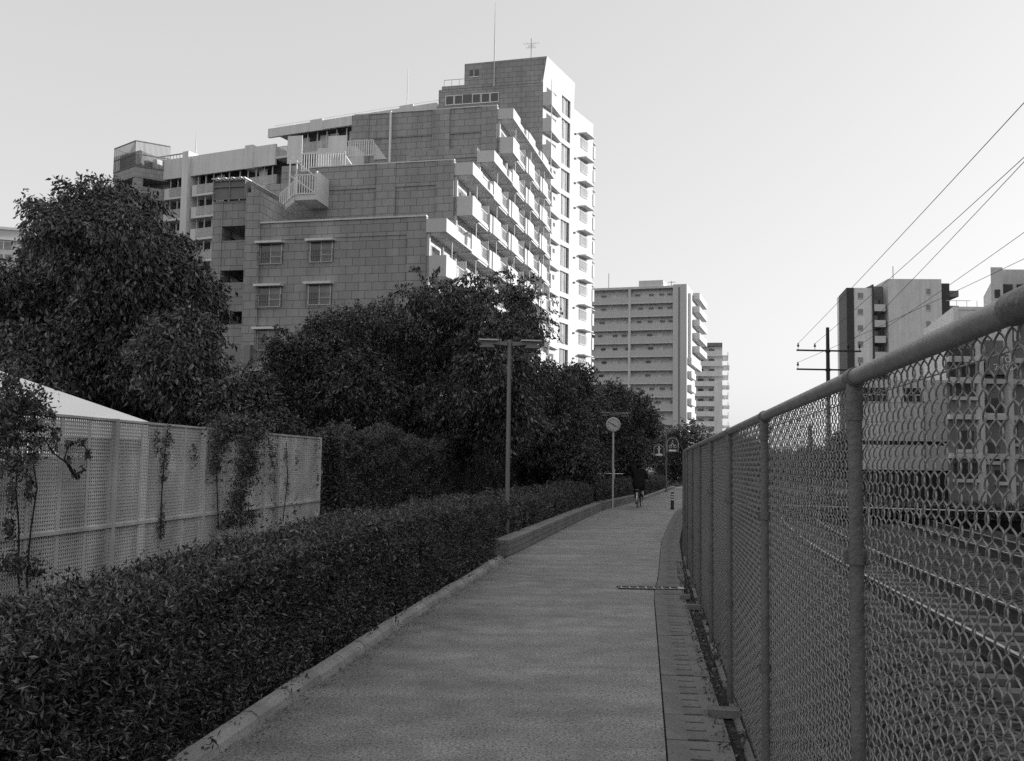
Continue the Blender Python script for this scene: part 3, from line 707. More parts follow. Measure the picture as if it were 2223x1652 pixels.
# block B, C, D
zB = bl(978, 350, 6.2)[1]; xB = bl(640, 430, 6.2)[0]
b = MB(); b.box(xB, -.02, 6.2, 12.4, zA-3, zB-1.75); b.box(xB+1.2, -.02, 6.10, 12.4, zB-1.75+.002, zB); 
px_ = bl(838, 430, 6.2)[0]; b.box(px_-.75, px_+.75, 6.0, 6.099, zA-1, zB+.03); b.box(-1.35, 0, 6.0, 6.099, zA-1, zB+.03)
wall(b)
b = MB(); b.box(xB+1.2, 0, 6.05, 6.35, zB+.035, zB+.13); wall(b, 'coping', 'light')
zC = bl(1027, 322, 12.4)[1]; xC = bl(785, 350, 12.4)[0]; xC2 = bl(890, 350, 12.4)[0]
b = MB(); b.box(xC, -.02, 12.4, 18.7, zB-3, zC-.75); b.box(xC2, 0, 12.3, 18.7, zC-.748, zC); wall(b)
zD = bl(1073, 232, 18.7)[1]; xD = bl(770, 290, 18.7)[0]
b = MB(); b.box(xD, -.02, 18.7, 37.5, zC-4, zD-2.2); b.box(xD, -.02, 18.6, 37.5, zD-2.198, zD)
for pxx in (783, 958): 
    q = bl(pxx, 290, 18.7)[0]; b.box(q-.8, q+.8, 18.48, 18.599, zC-3, zD+.02)
b.box(-1.35, 0, 18.48, 18.599, zC-3, zD+.02)
wall(b)
b = MB(); b.box(xD, 0, 18.5, 18.8, zD+.025, zD+.12); wall(b, 'coping', 'light')
b = MB(); q = bl(769, 285, 18.4)[0]; q1, q2 = bl(762, 300, 18)[0], bl(845, 290, 18)[0]
b.box(q2-.10, q2+.05, 18.2, 18.4, zC-.6, zD+.1); wall(b, 'drain_pipe', 'frame')
# facade sheets (pale) on the balcony side
UNITS = [(0, 6.2, 6, zA), (6.2, 12.4, 8, zB), (12.4, 18.7, 9, zC), (18.7, 25.1, 11, zD), (25.1, 31.5, 11, zD), (31.5, 37.3, 11, zD)]
for (s_, e_, rk, zt) in UNITS:
    b = MB(); b.box(-.018, .0, s_, e_, 2, zt-.05); b.box(.0, .22, s_+.0, s_+.22, 2, zt-.9); wall(b, 'facade', 'white')
def balcony(s_, e_, z, k):
    """balcony with a solid box part, a barred part and a short return"""
    b = MB(); m1 = s_+2.25; m2 = e_-.75
    b.box(.002, 1.25, s_, e_, z-.16, z)                               # slab
    b.box(.002, 1.42, s_-.12, s_, z-.30, z+1.12)                      # end panel facing the path
    b.box(1.30, 1.42, s_+.001, m1, z-.30, z+1.12)                     # solid front
    b.box(1.12, 1.299, m1-.12, m1, z-.30, z+1.12)
    b.box(1.06, 1.18, m1+.001, m2, z-.30, z+.22)
    b.box(1.20, 1.34, m2+.001, e_-.13, z-.30, z+1.12); b.box(1.02, 1.199, m2+.001, m2+.12, z-.301, z+1.121)
    o = b.build('balcony', M['white'], main)
    r = MB(); nb = 14
    for i in range(nb+1):
        yv = m1+.03+(m2-m1-.06)*i/nb; r.box(1.10, 1.13, yv-.012, yv+.012, z+.22, z+1.05)
    r.box(1.085, 1.145, m1, m2, z+1.05, z+1.10)
    r.box(1.09, 1.10, m1+.03, m1+(m2-m1)*.55, z+.26, z+1.0)
    r.build('railing', M['frame'], o)
    for (ga, gb) in ((.9, 2.8), (3.4, 5.2)): MB().box(.002, .02, s_+ga, s_+gb, z+.05, z+2.05).build('glass_door', M['glass2'] if (k*7+int(s_+ga)) % 3 else M['glass'], o)
    f = MB()
    for yv in (s_+.9, s_+1.85, s_+2.8, s_+3.4, s_+4.3, s_+5.2): f.box(.021, .05, yv-.03, yv+.03, z+.05, z+2.05)
    f.box(1.0, 1.06, m1+.1, m1+.16, z, z+2.52); f.box(.3, 1.1, e_-.3, e_-.26, z, z+1.9)
    f.build('door_frame', M['frame'], o)
    r_ = random.Random(k*31+int(s_*10))
    if r_.random() < .75:
        for _ in range(r_.randint(1, 3)):
            yv = r_.uniform(s_+.5, e_-1.2); c = MB().box(.5, .52+r_.uniform(0, .3), yv, yv+r_.uniform(.2, .6), z+r_.uniform(1.0, 1.2), z+r_.uniform(1.3, 2.1))
            c.build('laundry', M[r_.choice(['glass2', 'white', 'recess'])], o)
    return o
for ui, (s_, e_, rk, zt) in enumerate(UNITS):
    kmin = 3 if ui < 2 else 3
    for k in range(kmin, rk): balcony(s_+.12, e_, k*FH-.02, k)
    z = rk*FH
    b = MB(); b.box(.002, 1.42, s_-.0, e_, z-.18, z-.06); b.box(1.30, 1.421, s_+.0, s_+2.6, z-.181, z+.72); b.box(1.08, 1.30, s_+2.48, s_+2.599, z-.1815, z+.721); b.box(1.02, 1.14, s_+2.6, e_-.9, z-.181, z+.72); b.box(1.20, 1.34, e_-.9, e_-.13, z-.181, z+.72); b.box(1.0, 1.2, e_-.9, e_-.78, z-.1815, z+.721); b.box(.002, 1.42, s_-.12, s_-.001, z-.18, z+.74); wall(b, 'roof_fascia', 'white')
# windows of block A
def wall_window(px, py, ly, wd=1.85, ht=1.38, grille=True, aw=True):
    xc, zt_ = bl(px, py, ly)
    x0, x1 = xc-wd/2, xc+wd/2; z1_ = zt_-.22; z0_ = z1_-ht; y_ = ly
    g = MB(); g.box(x0, x1, y_-.012, y_-.002, z0_, z1_); o = g.build('window', M['glass'], main)
    f = MB()
    for xx in (x0+.12, xc+.0, x1-.12): f.box(xx-.03, xx+.03, y_-.04, y_-.013, z0_, z1_)
    f.box(x0+.12, x1-.1, y_-.045, y_-.013, z0_-.03, z0_+.05); f.box(xc, x1-.1, y_-.03, y_-.0135, z0_+.5, z0_+.54)
    f.build('frame', M['frame'], o)
    c = MB(); c.box(xc+.05, x1-.15, y_-.016, y_-.0125, z0_+.06, z1_-.02); c.build('curtain', M['glass2'], o)
    if aw:
        a = MB(); a.box(x0-.08, x1+.1, y_-.55, y_-.001, zt_-.17, zt_-.05); a.box(x0-.08, x1+.1, y_-.56, y_-.52, zt_-.20, zt_-.049); a.build('awning', M['wing'], o)
    if grille:
        r = MB()
        for i in range(15): xx = x0+i*wd/14; r.box(xx-.01, xx+.01, y_-.24, y_-.22, z0_-.05, z0_+.85)
        for zz in (z0_-.05, z0_+.42, z0_+.85): r.box(x0, x1, y_-.245, y_-.215, zz-.012, zz+.012)
        r.box(x0-.01, x0+.01, y_-.24, y_, z0_+.84, z0_+.86); r.box(x1-.01, x1+.01, y_-.24, y_, z0_+.84, z0_+.86)
        r.build('grille', M['midgrey'], o)
for (px, py) in ((589, 524), (586, 617), (583, 710), (580.5, 801), (698, 519), (694, 612), (692, 706)): wall_window(px, py, -.0)

# tower
T0 = Vector((2.82, 103, 0)); wd_ = Vector((.448, .894, 0)).normalized(); vb = Vector((-cT, sT, 0))
xTl = bl(950, 300, toloc(T0).y)[0]; lT0 = toloc(T0); zT = bl(1170, 180, lT0.y)[1]; zPH = bl(1187, 122, lT0.y)[1]
lw = Vector((wd_.x*cT-wd_.y*sT, wd_.x*sT+wd_.y*cT, 0)); ln = Vector((lw.y, -lw.x, 0))        # along the white side / outward
T1 = lT0+lw*8.3; T2 = lT0+lw*14.1
def tp(t, o=0.0): p = lT0+lw*t+ln*o; return (p.x, p.y)
b = MB(); b.prism([tp(0), (xTl, lT0.y), (xTl, lT0.y+14), tp(14.1, -3), tp(14.1, -.3), tp(.3, -.3)], 0, zT, [0, 0, 0, 0, 1, 1]); b.build('tower_wall', [M['tile'], M['white']], main)
b = MB(); b.box(xTl+.35, lT0.x-.3, lT0.y-.05, lT0.y+.3, zT+.003, zT+.35); wall(b, 'parapet')
# penthouse with the slanted corner
xp = bl(1008, 150, lT0.y)[0]; xq = bl(1187, 122, lT0.y)[0]; zpl = bl(1008, 142, lT0.y)[1]
b = MB(); yb = lT0.y
vs = [(xp, yb+.02, zT+.36), (lT0.x, yb+.02, zT+.36), (xq, yb+.02, zPH), (xp, yb+.02, zPH-.15)]
e = T1-lT0
vs += [(xp, yb+8, zT+.36), (lT0.x+e.x, yb+e.y, zT+.36), (xq+e.x-.3, yb+e.y, zPH), (xp, yb+8, zPH-.15)]
b.add(vs, [(0, 1, 2, 3), (1, 5, 6, 2), (5, 4, 7, 6), (4, 0, 3, 7), (3, 2, 6, 7), (1, 0, 4, 5)], [0, 1, 1, 0, 1, 1]); b.build('penthouse', [M['tile'], M['white']], main)
# white side: panels around the window openings
b = MB()
def sidebox(B, t0, t1, z0, z1, o0=-.3, o1=0.0): B.prism([tp(t0, o0), tp(t1, o0), tp(t1, o1), tp(t0, o1)], z0, z1)
sidebox(b, .0, 4.9, 0, zT+.35, -.299); sidebox(b, 7.3, 14.1, 0, zT-.1, -.299); sidebox(b, 7.301, 8.3, zT-.099, zPH-.6, -.299)
wz = []
for k in range(1, 16):
    z0_ = k*FH+.35
    if z0_+2.3 < zPH-.5: wz.append(z0_)
zprev = 0
for z0_ in wz: sidebox(b, 4.901, 7.299, zprev, z0_, -.299); zprev = z0_+2.3
sidebox(b, 4.901, 7.299, zprev, zPH-.6, -.299)
wall(b, 'side_wall', 'white')
for k, z0_ in enumerate(wz):
    if z0_ < 6: continue
    g = MB(); sidebox(g, 4.9, 7.3, z0_, z0_+2.3, -.31, -.24); o = g.build('tall_window', M['glass2'], main)
    f = MB()
    for t_ in (4.95, 5.7, 6.0, 6.75): sidebox(f, t_, t_+.07, z0_, z0_+2.3, -.239, -.18)
    sidebox(f, 4.9, 7.3, z0_, z0_+.06, -.238, -.16); f.build('frame', M['frame'], o)
    sidebox(g2 := MB(), 6.9, 7.29, z0_+.03, z0_+2.25, -.238, -.2); g2.build('reveal_shade', M['glass'], o)  # dark strip: the unlit right reveal painted as colour
# tower balconies
for k in range(4, 15):
    z = k*FH-.3
    b = MB(); p0 = tp(.1, 0); L_ = 4.1
    ex = .95
    b.prism([tp(.05, .002), (tp(.05, .002)[0]+ex, tp(.05)[1]), tp(L_, .35), tp(L_, .002)], z-.2, z)
    b.prism([(tp(.05, .0)[0]+.0, tp(.05)[1]-.1), (tp(.05)[0]+ex, tp(.05)[1]-.1), (tp(.05)[0]+ex, tp(.05)[1]-.001), (tp(.05)[0]+.03, tp(.05)[1]-.001)], z-.2, z+1.25)
    pA = Vector((tp(.05)[0]+ex, tp(.05)[1], 0)); pB = Vector((*tp(L_, .35), 0)); dd = (pB-pA).normalized(); nn_ = Vector((dd.y, -dd.x, 0))*.1
    b.prism([(pA.x, pA.y), (pB.x, pB.y), (pB.x-nn_.x, pB.y-nn_.y), (pA.x-nn_.x, pA.y-nn_.y)], z-.199, z+1.25)
    o = b.build('balcony', M['white'], main)
    g = MB(); sidebox(g, .9, 3.4, z+.05, z+2.1, .002, .02); g.build('glass_door', M['glass'], o)
    f = MB(); f.box(tp(.05)[0]+ex-.1, tp(.05)[0]+ex-.03, tp(.05)[1]+.1, tp(.05)[1]+.17, z, z+2.6); f.build('post', M['frame'], o)
for k in range(3, 14):
    z = k*FH+.9
    g = MB(); sidebox(g, 10.3, 12.4, z, z+1.35, .002, .02); o = g.build('window', M['glass2'], main)
    f = MB()
    for i in range(9): sidebox(f, 10.3+i*.26, 10.33+i*.26, z, z+1.0, .15, .18)
    sidebox(f, 10.3, 12.4, z+1.0, z+1.03, .15, .18); sidebox(f, 10.3, 12.4, z-.03, z, .15, .18); f.build('grille', M['frame'], o)
    a = MB(); sidebox(a, 10.1, 12.7, z+1.5, z+1.62, .002, .85); a.build('awning', M['white'], o)
    v = MB(); sidebox(v, 8.55, 8.8, z+.9, z+1.08, .002, .18); v.build('vent', M['midgrey'], main)
    q = MB(); sidebox(q, 14.101, 14.6, z-.3, z+1.1, -1.2, .1); sidebox(q, 14.1, 14.9, z+1.5, z+1.6, -1.2, .1); q.build('end_ledge', M['white'], main)
# tower front windows
x0w, z0w = bl(966, 229, lT0.y); x1w, z1w = bl(1083, 206, lT0.y); z1w = z0w+1.05
n_ = 6; W_ = (x1w-x0w)/n_
for i in range(n_):
    g = MB(); g.box(x0w+i*W_+.02, x0w+(i+1)*W_-.02, yb-.03, yb-.002, z0w, z0w+1.0); o = g.build('window', M['glass'], main)
    f = MB(); a0, a1 = x0w+i*W_+.02, x0w+(i+1)*W_-.02
    f.box(a0, a1, yb-.08, yb-.031, z0w-.06, z0w+.04)
    if i != 2: f.box(a0, a1, yb-.06, yb-.031, z0w+.96, z0w+1.04); f.box(a0, a0+.08, yb-.07, yb-.031, z0w+.04, z0w+.96); f.box(a1-.06, a1, yb-.07, yb-.031, z0w+.04, z0w+.96)
    f.build('frame', M['frame'], o)
xw, zw = bl(1019, 168, yb); g = MB(); g.box(xw, xw+1.0, yb-.02, yb+.018, zw, zw+.75); o = g.build('window', M['glass'], main)
f = MB(); f.box(xw, xw+1.0, yb-.05, yb-.021, zw-.05, zw+.05); f.box(xw+.46, xw+.52, yb-.05, yb-.021, zw+.05, zw+.75); f.build('frame', M['frame'], o)
# roof rails, lightning rods, aerial
b = MB(); xa = bl(963, 185, yb)[0]; za = zT+.35
for i in range(8): b.box(xa+i*.85-.015, xa+i*.85+.015, yb+.1, yb+.13, za, za+.75)
b.box(xa, xa+6, yb+.1, yb+.13, za+.72, za+.76); wall(b, 'roof_railing', 'steel')
xr, _ = bl(1074, 150, yb); zr = bl(1074, 8, yb)[1]
MB().tube([(xr, yb-.3, zT-.2), (xr, yb-.3, (zT+zr)/2), (xr, yb-.3, zr)], [.07, .06, .02], 6).build('lightning_rod', M['lamplight'], main)
MB().tube([(xr, yb+.1, zT+.9), (xr, yb-.3, zT+.9)], .05, 6).build('rod_bracket', M['steel'], main)
xr, zr = bl(1153, 84, yb+1); b = MB(); b.tube([(xr, yb+1, zPH-.2), (xr, yb+1, zr)], .035, 6)
for dz, l_ in ((.55, .8), (1.0, .5), (.8, .3)):
    b.tube([(xr-l_, yb+1, zr-dz), (xr+l_, yb+1, zr-dz)], .015, 4)
    for q in range(5): b.tube([(xr-l_+q*l_/2, yb+.7, zr-dz), (xr-l_+q*l_/2, yb+1.3, zr-dz)], .01, 4)
wall(b, 'tv_aerial', 'steel')

# terraces between B and D: railings and the outside stair
def rails(pxa, pxb, pyt, pyb, ly, nb, name='terrace_railing', m='frame'):
    xa, zt_ = bl(pxa, pyt, ly); xb, zb_ = bl(pxb, pyb, ly); b = MB()
    for i in range(nb+1):
        xx = xa+(xb-xa)*i/nb; b.box(xx-.035, xx+.035, ly, ly+.03, zb_, zt_)
    b.box(xa, xb, ly-.02, ly+.05, zt_, zt_+.06); b.box(xa, xb, ly-.02, ly+.05, zb_+.05, zb_+.1)
    return wall(b, name, m)
rails(655, 748, 336, 368, 7.2, 18); rails(752, 809, 308, 338, 13.5, 12)
b = MB(); xa, z1_ = bl(713, 296, 14.2); xb, z0_ = bl(752, 335, 14.2); b.box(xa, xb, 14.2, 14.25, z0_, z1_); wall(b, 'terrace_screen', 'wing')
b = MB(); xa, z1_ = bl(624, 312, 9); xb, z0_ = bl(655, 338, 9); b.box(xa, xb, 9, 9.05, z0_-.6, z1_+.6); wall(b, 'terrace_screen', 'wing')
b = MB(); xa, z1_ = bl(690, 300, 15); xb, z0_ = bl(770, 345, 15); b.box(xa, xb, 15, 17, z0_-2, z1_-.9); wall(b, 'terrace_wall', 'wing')
# solid sloped cheek walls
for (pxa, pya, pxb, pyb, ly) in ((750, 372, 775, 350, 7.5), (812, 343, 838, 322, 14)):
    xa, za_ = bl(pxa, pyb-12, ly); xb, zb_ = bl(pxb, pya-8, ly)
    b = MB(); b.add([(xa, ly, zb_-.4), (xb, ly, zb_-.4), (xa, ly, za_), (xa, ly+.3, zb_-.4), (xb, ly+.3, zb_-.4), (xa, ly+.3, za_)], [(0, 1, 2), (5, 4, 3), (0, 2, 5, 3), (2, 1, 4, 5)]); wall(b, 'cheek_wall', 'light')
# stair hung on the wall
xl0, zl1 = bl(640, 404, 3.6); xl1, _ = bl(684, 404, 3.6); zl0 = bl(684, 430, 3.6)[1]
b = MB(); b.box(xl0, xl1, 3.6, 6.05, zl0-.1, zl0+.3)
b.prism([(xl1-.0, 3.6), (xl1+.12, 3.6), (bl(714, 400, 6.05)[0], 6.05), (bl(714, 400, 6.05)[0]-.12, 6.05)], zl0-.1, bl(684, 371, 3.6)[1]); wall(b, 'stair_landing', 'light')
xf, zf = bl(606, 452, 3.4)
b = MB(); b.add([(xf, 3.5, zf), (xl0, 3.5, zl0+.2), (xl0, 3.5, zl0-.25), (xf, 3.5, zf-.45), (xf, 4.9, zf), (xl0, 4.9, zl0+.2), (xl0, 4.9, zl0-.25), (xf, 4.9, zf-.45)],
              [(0, 3, 2, 1), (4, 5, 6, 7), (0, 1, 5, 4), (3, 7, 6, 2), (0, 4, 7, 3), (1, 2, 6, 5)])
wall(b, 'stair_flight', 'light')
b = MB(); n_ = 7
for i in range(n_+1):
    f_ = i/n_; x_ = xf+(xl0-xf)*f_; z_ = zf+(zl0+.2-zf)*f_; b.box(x_-.03, x_+.03, 3.42, 3.46, z_, z_+1.05)
b.bar((xf, 3.44, zf+1.05), (xl0, 3.44, zl0+1.25), .07, .07); b.bar((xf, 3.44, zf+.12), (xl0, 3.44, zl0+.32), .06, .06)
for i in range(9): x_ = xl0+(xl1-xl0)*i/8; b.box(x_-.03, x_+.03, 3.52, 3.56, zl0+.3, zl0+1.75)
b.bar((xl0, 3.54, zl0+1.75), (xl1, 3.54, zl0+1.75), .07, .07); b.bar((xl0, 3.54, zl0+.35), (xl1, 3.54, zl0+.35), .06, .06)
xt, zt_ = bl(630, 341, 5.4); b.bar((xt, 5.4, zt_), (xl1-.3, 5.4, zt_-2.0), .08, .08); b.bar((xt, 5.4, zt_-1.4), (xl1-.6, 5.4, zt_-3.0), .07, .07); b.box(xt-.05, xt+.05, 5.38, 5.44, zt_-3.2, zt_); b.box(xt+.5, xt+.6, 5.38, 5.44, zt_-3.4, zt_-.3)
wall(b, 'stair_railing', 'frame')
# wall behind the stair, core between stair tower and B
xk, zk = bl(566, 432, 3.0); xk2, zk2 = bl(640, 470, 3)
b = MB(); b.add([(xk, 1.5, 0), (xk2, 6.19, 0), (xk2, 6.19, zA+1.0), (xk, 1.5, zk+.6), (xk-1, 6.19, 0), (xk-1, 6.19, zk+.6)], [(0, 1, 2, 3), (0, 3, 5, 4), (3, 2, 5)]); wall(b, 'sloped_wall', 'tile')
xk, zk = bl(566, 395, 5.5); xk2, zk2 = bl(642, 395, 6.1)
b = MB(); b.box(xk, xk2, 6.25, 11, zA-2, zk); wall(b)
xk, zk = bl(587, 345, 9); xk2, zk2 = bl(628, 345, 9); b = MB(); b.box(xk, xk2, 11.01, 14, zA-2, zk); wall(b)

# ------------------------------------------------------------ long rear wing
TW = R(25); cW, sW = math.cos(TW), math.sin(TW)
WO = Vector((-.3586*127.4, 127.4, 0))
wing = empty('rear_apartment_wing', WO, -TW, 'long pale concrete apartment wing with rows of railed balconies, behind the tiled block', 'apartment block')
def wl(px, py, ly=0.0):
    d = ray(px, py); A = Vector((d.x*cW-d.y*sW, d.x*sW+d.y*cW, d.z)); q = Vector((0, 0, EYE))-WO; o = Vector((q.x*cW-q.y*sW, q.x*sW+q.y*cW, q.z)); t = (ly-o.y)/A.y; p = o+A*t; return p.x, p.z
def wp(b, name, m): return b.build(name, M[m], wing)
zw1 = wl(437, 336)[1]; xe = wl(592, 330)[0]; xend = wl(948, 240)[0]
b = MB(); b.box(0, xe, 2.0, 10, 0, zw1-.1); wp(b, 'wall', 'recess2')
b = MB(); b.box(0, xe+.4, 0, .3, zw1-2.6, zw1); b.box(0, xe, .3, 10, zw1-.3, zw1-.1)
for pxx, w2, pr in ((407, .5, .5), (337, .35, .15), (540, .6, .2)):
    q = wl(pxx, 380)[0]; b.box(q-w2, q+w2, -pr, 1.9, 0 if pxx == 407 else zw1-2.7, zw1+(.55 if pxx == 407 else .25))
wp(b, 'parapet_wall', 'wing')
bays = [(.5, wl(400, 400)[0]), (wl(417, 400)[0], wl(505, 400)[0]), (wl(507, 400)[0], wl(600, 390)[0])]
for (x0_, x1_) in bays:
    for k in range(6):
        zf_ = zw1-2.6-1.2-FH*k-1.25
        b = MB(); b.box(x0_, x1_, 0, 2.0, zf_-.25, zf_+.05); b.box(x0_, x0_+.8, 0, .08, zf_+.05, zf_+1.2)
        o = b.build('balcony', M['wing'], wing)
        r = MB(); nb = int((x1_-x0_-.8)/.16)
        for i in range(nb): xx = x0_+.85+i*.16; r.box(xx, xx+.1, .02, .05, zf_+.1, zf_+1.15)
        r.box(x0_+.8, x1_, 0, .07, zf_+1.15, zf_+1.21); r.build('railing', M['light'], o)
        f = MB(); step = 1.25; nn2 = int((x1_-x0_)/step)
        for i in range(nn2): xx = x0_+.5+i*step; f.box(xx, xx+.10, .45, .6, zf_+.05, zf_+2.55)
        f.box(x0_+.6+step*2, x0_+.6+step*3, 1.0, 1.04, zf_+.05, zf_+2.4); f.build('screen_post', M['light'], o)
        g = MB()
        for i in range(nn2): g.box(x0_+.7+i*step, x0_+1.6+i*step, 1.96, 1.99, zf_+.05, zf_+2.1)
        g.build('glass_door', M['glass'], o)
# upper tier
xu0, zu1 = wl(584, 281); xu1 = xend; zfu = wl(584, 300)[1]
b = MB(); b.box(xu0, xu1, -.2, .15, zfu, zu1); b.box(xu0, xu1, .15, 9, zu1-.3, zu1-.05)
q = wl(690, 270)[0]; b.box(q-.9, q+.9, -.35, -.2, zfu-.1, zu1+.2); q = wl(885, 230)[0]; b.box(q-.9, q+.9, -.35, -.2, zfu-.1, zu1+.2)
wp(b, 'roof_fascia', 'wing')
xi = wl(612, 320)[0]
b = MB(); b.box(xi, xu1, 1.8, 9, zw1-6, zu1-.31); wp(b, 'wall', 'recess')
b = MB(); x_ = wl(597, 330)[0]; b.box(x_, xu1, 0, 1.8, zw1-1.9, zw1-1.65); o = b.build('balcony', M['wing'], wing)
r = MB(); i = 0
while x_+i*.17 < wl(700, 300)[0]: r.box(x_+i*.17, x_+i*.17+.11, .02, .05, zw1-1.65, zw1-.5); i += 1
r.box(x_, x_+i*.17, 0, .07, zw1-.5, zw1-.44); r.build('railing', M['light'], o)
f = MB(); i = 0
while xi+2+i*1.4 < wl(780, 280)[0]:
    xx = xi+2+i*1.4; f.box(xx, xx+.13, .4, .5, zw1-1.65, zfu)
    if i % 3 != 1: f.box(xx+.13, xx+1.4, .9, .94, zw1-1.65, zfu-.3)
    i += 1
f.build('screen_post', M['light'], o)
# thin roof rail
b = MB(); xx = wl(584, 270)[0]
while xx < xu1: b.box(xx-.02, xx+.02, 1.0, 1.04, zu1-.05, zu1+.75); xx += 3
b.box(wl(584, 270)[0], xu1, 1.0, 1.04, zu1+.72, zu1+.76); wp(b, 'roof_railing', 'wing')
for pxx, pyt in ((883, 150), (428, 282)):
    q = wl(pxx, 250, 2)[0]; zt_ = wl(pxx, pyt, 2)[1]; MB().tube([(q, 2, zw1-.2), (q, 2, zt_)], [.10, .03], 6).build('lightning_rod', M['wing'], wing)
# end stair turret with mesh cage
xc0 = wl(237, 430, -2)[0]; xc1 = wl(296, 430, -2.5)[0]
zt_ = wl(262, 318, -2)[1]; zb_ = wl(262, 372, -2)[1]
b = MB()
def turret(b, z0, z1, o=0): b.prism([(xc0-o, 1), (xc0-o, -1.5-o), (xc1+o, -3-o), (xc1+2.3+o, .6+o), (xc1+2.3+o, 4), (xc0-o, 4)], z0, z1)
turret(b, 0, zb_-2.45); turret(b, zb_-1.35, zb_)
b.prism([(xc0+.02, 1), (xc0+.02, -1.4), (xc0+.9, -1.8), (xc0+.9, 1)], zb_-2.449, zb_-1.351); b.prism([(xc1-.7, -2.6), (xc1-.02, -2.9), (xc1+.5, -2.0), (xc1-.3, -1.8)], zb_-2.449, zb_-1.351)
b.prism([(xc0+1, 1.2), (xc1+1.8, 1.2), (xc1+1.8, 3.9), (xc0+1, 3.9)], zb_-2.449, zb_-1.351)
o = b.build('stair_turret', M['tile'], wing)
b = MB()
P5 = [(xc0, -1.5), (xc1, -3), (xc1+2.3, .6)]
for (p, q) in zip(P5[:-1], P5[1:]):
    L_ = math.hypot(q[0]-p[0], q[1]-p[1])
    n_ = int(L_/.15)
    for i in range(n_+1):
        f_ = i/n_; b.box(p[0]+(q[0]-p[0])*f_-.02, p[0]+(q[0]-p[0])*f_+.02, p[1]+(q[1]-p[1])*f_-.02, p[1]+(q[1]-p[1])*f_+.02, zb_, zt_)
    for zz in (zb_+.1, (zb_+zt_)/2, zt_): b.bar((*p, zz), (*q, zz), .12, .12)
for p, q in (((xc0, -1.5), (xc0, 3.5)), ((xc0, 3.5), (xc1+2.3, 3.5))):
    n_ = 14
    for i in range(n_+1): f_ = i/n_; b.box(p[0]+(q[0]-p[0])*f_-.03, p[0]+(q[0]-p[0])*f_+.03, p[1]+(q[1]-p[1])*f_-.03, p[1]+(q[1]-p[1])*f_+.03, zb_, zt_)
    b.bar((*p, zt_), (*q, zt_), .12, .12)
b.build('mesh_cage', M['recess'], o)
b = MB(); b.prism([(xc0+.4, -.9), (xc1-.3, -2.0), (xc1-.3, 3), (xc0+.4, 3)], zb_, zt_-.9); b.build('stair_head', M['midgrey'], o)

# ============================================================ other buildings
def frame_bldg(name, px, Y, th, label, cat='apartment block', group=None):
    p = at(px, 1010, Y); O = Vector((p.x, Y, 0)); e = empty(name, O, -th, label, cat, group); c, s = math.cos(th), math.sin(th)
    def f(px_, py_, ly=0.0):
        d = ray(px_, py_); A = Vector((d.x*c-d.y*s, d.x*s+d.y*c, d.z)); q = Vector((0, 0, EYE))-O; o = Vector((q.x*c-q.y*s, q.x*s+q.y*c, q.z)); t = (ly-o.y)/A.y; r_ = o+A*t; return r_.x, r_.z
    return e, f
# E1: gallery-access block in the middle distance
e1, f1 = frame_bldg('gallery_apartment_block', 1462, 210, R(17), 'pale mid distance apartment block with open access galleries, right of the tower')
xL = f1(1262, 700)[0]; xM = f1(1366, 700)[0]; zr1 = f1(1462, 622)[1]; hF = 2.87
b = MB(); b.box(xL, -.2, 1.4, 14, 0, zr1-.3); b.build('wall', [M['gallery']], e1)
b = MB(); b.box(xL-.2, .3, -.2, 14, zr1-.28, zr1+.2); b.box(xM-.25, xM+.25, -.15, 1.4, 0, zr1-.281); b.box(f1(1387, 615, 1)[0], f1(1440, 615, 1)[0], .6, 6, zr1+.2, zr1+1.6)
b.build('roof_slab', M['light'], e1)
b = MB(); b.box(-.2, 2.7, -.3, 14, 0, zr1+.4); b.build('end_wall', M['white'], e1)
b = MB(); b.box(.95, 1.25, -.36, -.301, 0, zr1-.2); b.build('downpipe_recess', M['recess'], e1)
for k in range(11):
    zf_ = zr1-.3-hF*(k+1)
    for bi, (xa, xb) in enumerate(((xL, xM-.25), (xM+.25, -.2))):
        b = MB(); b.box(xa, xb, -.1, 1.4, zf_-.28, zf_); o = b.build('gallery', M['light'], e1)
        r = MB(); r.box(xa, xb, -.06, -.03, zf_+.02, zf_+1.15); r.build('rail_panel', M['rail_glass'], o)
        r = MB(); n_ = 7
        for i in range(n_+1): r.box(xa+(xb-xa)*i/n_-.04, xa+(xb-xa)*i/n_+.04, -.1, -.061, zf_, zf_+1.2)
        r.box(xa, xb, -.1, -.061, zf_+1.2, zf_+1.27); r.build('rail_post', M['light'], o)
        lightw = (bi == 0 and k in (3, 4)) or (bi == 1 and k in (0, 1, 2, 7, 8))
        if lightw: w_ = MB(); w_.box(xa, xb, 1.33, 1.39, zf_, zf_+hF-.3); w_.build('inner_wall', M['wing'], o)
        g = MB(); rr_ = random.Random(k*5+bi)
        for i in range(4):
            x_ = xa+(xb-xa)*(i+.5)/4+rr_.uniform(-.5, .5); g = MB().box(x_, x_+1.0, 1.25, 1.32, zf_+(.9 if i % 2 else 0), zf_+1.95)
            g.build('window' if i % 2 else 'door', M['glass'] if lightw or i == 1 else M['wing'], o)
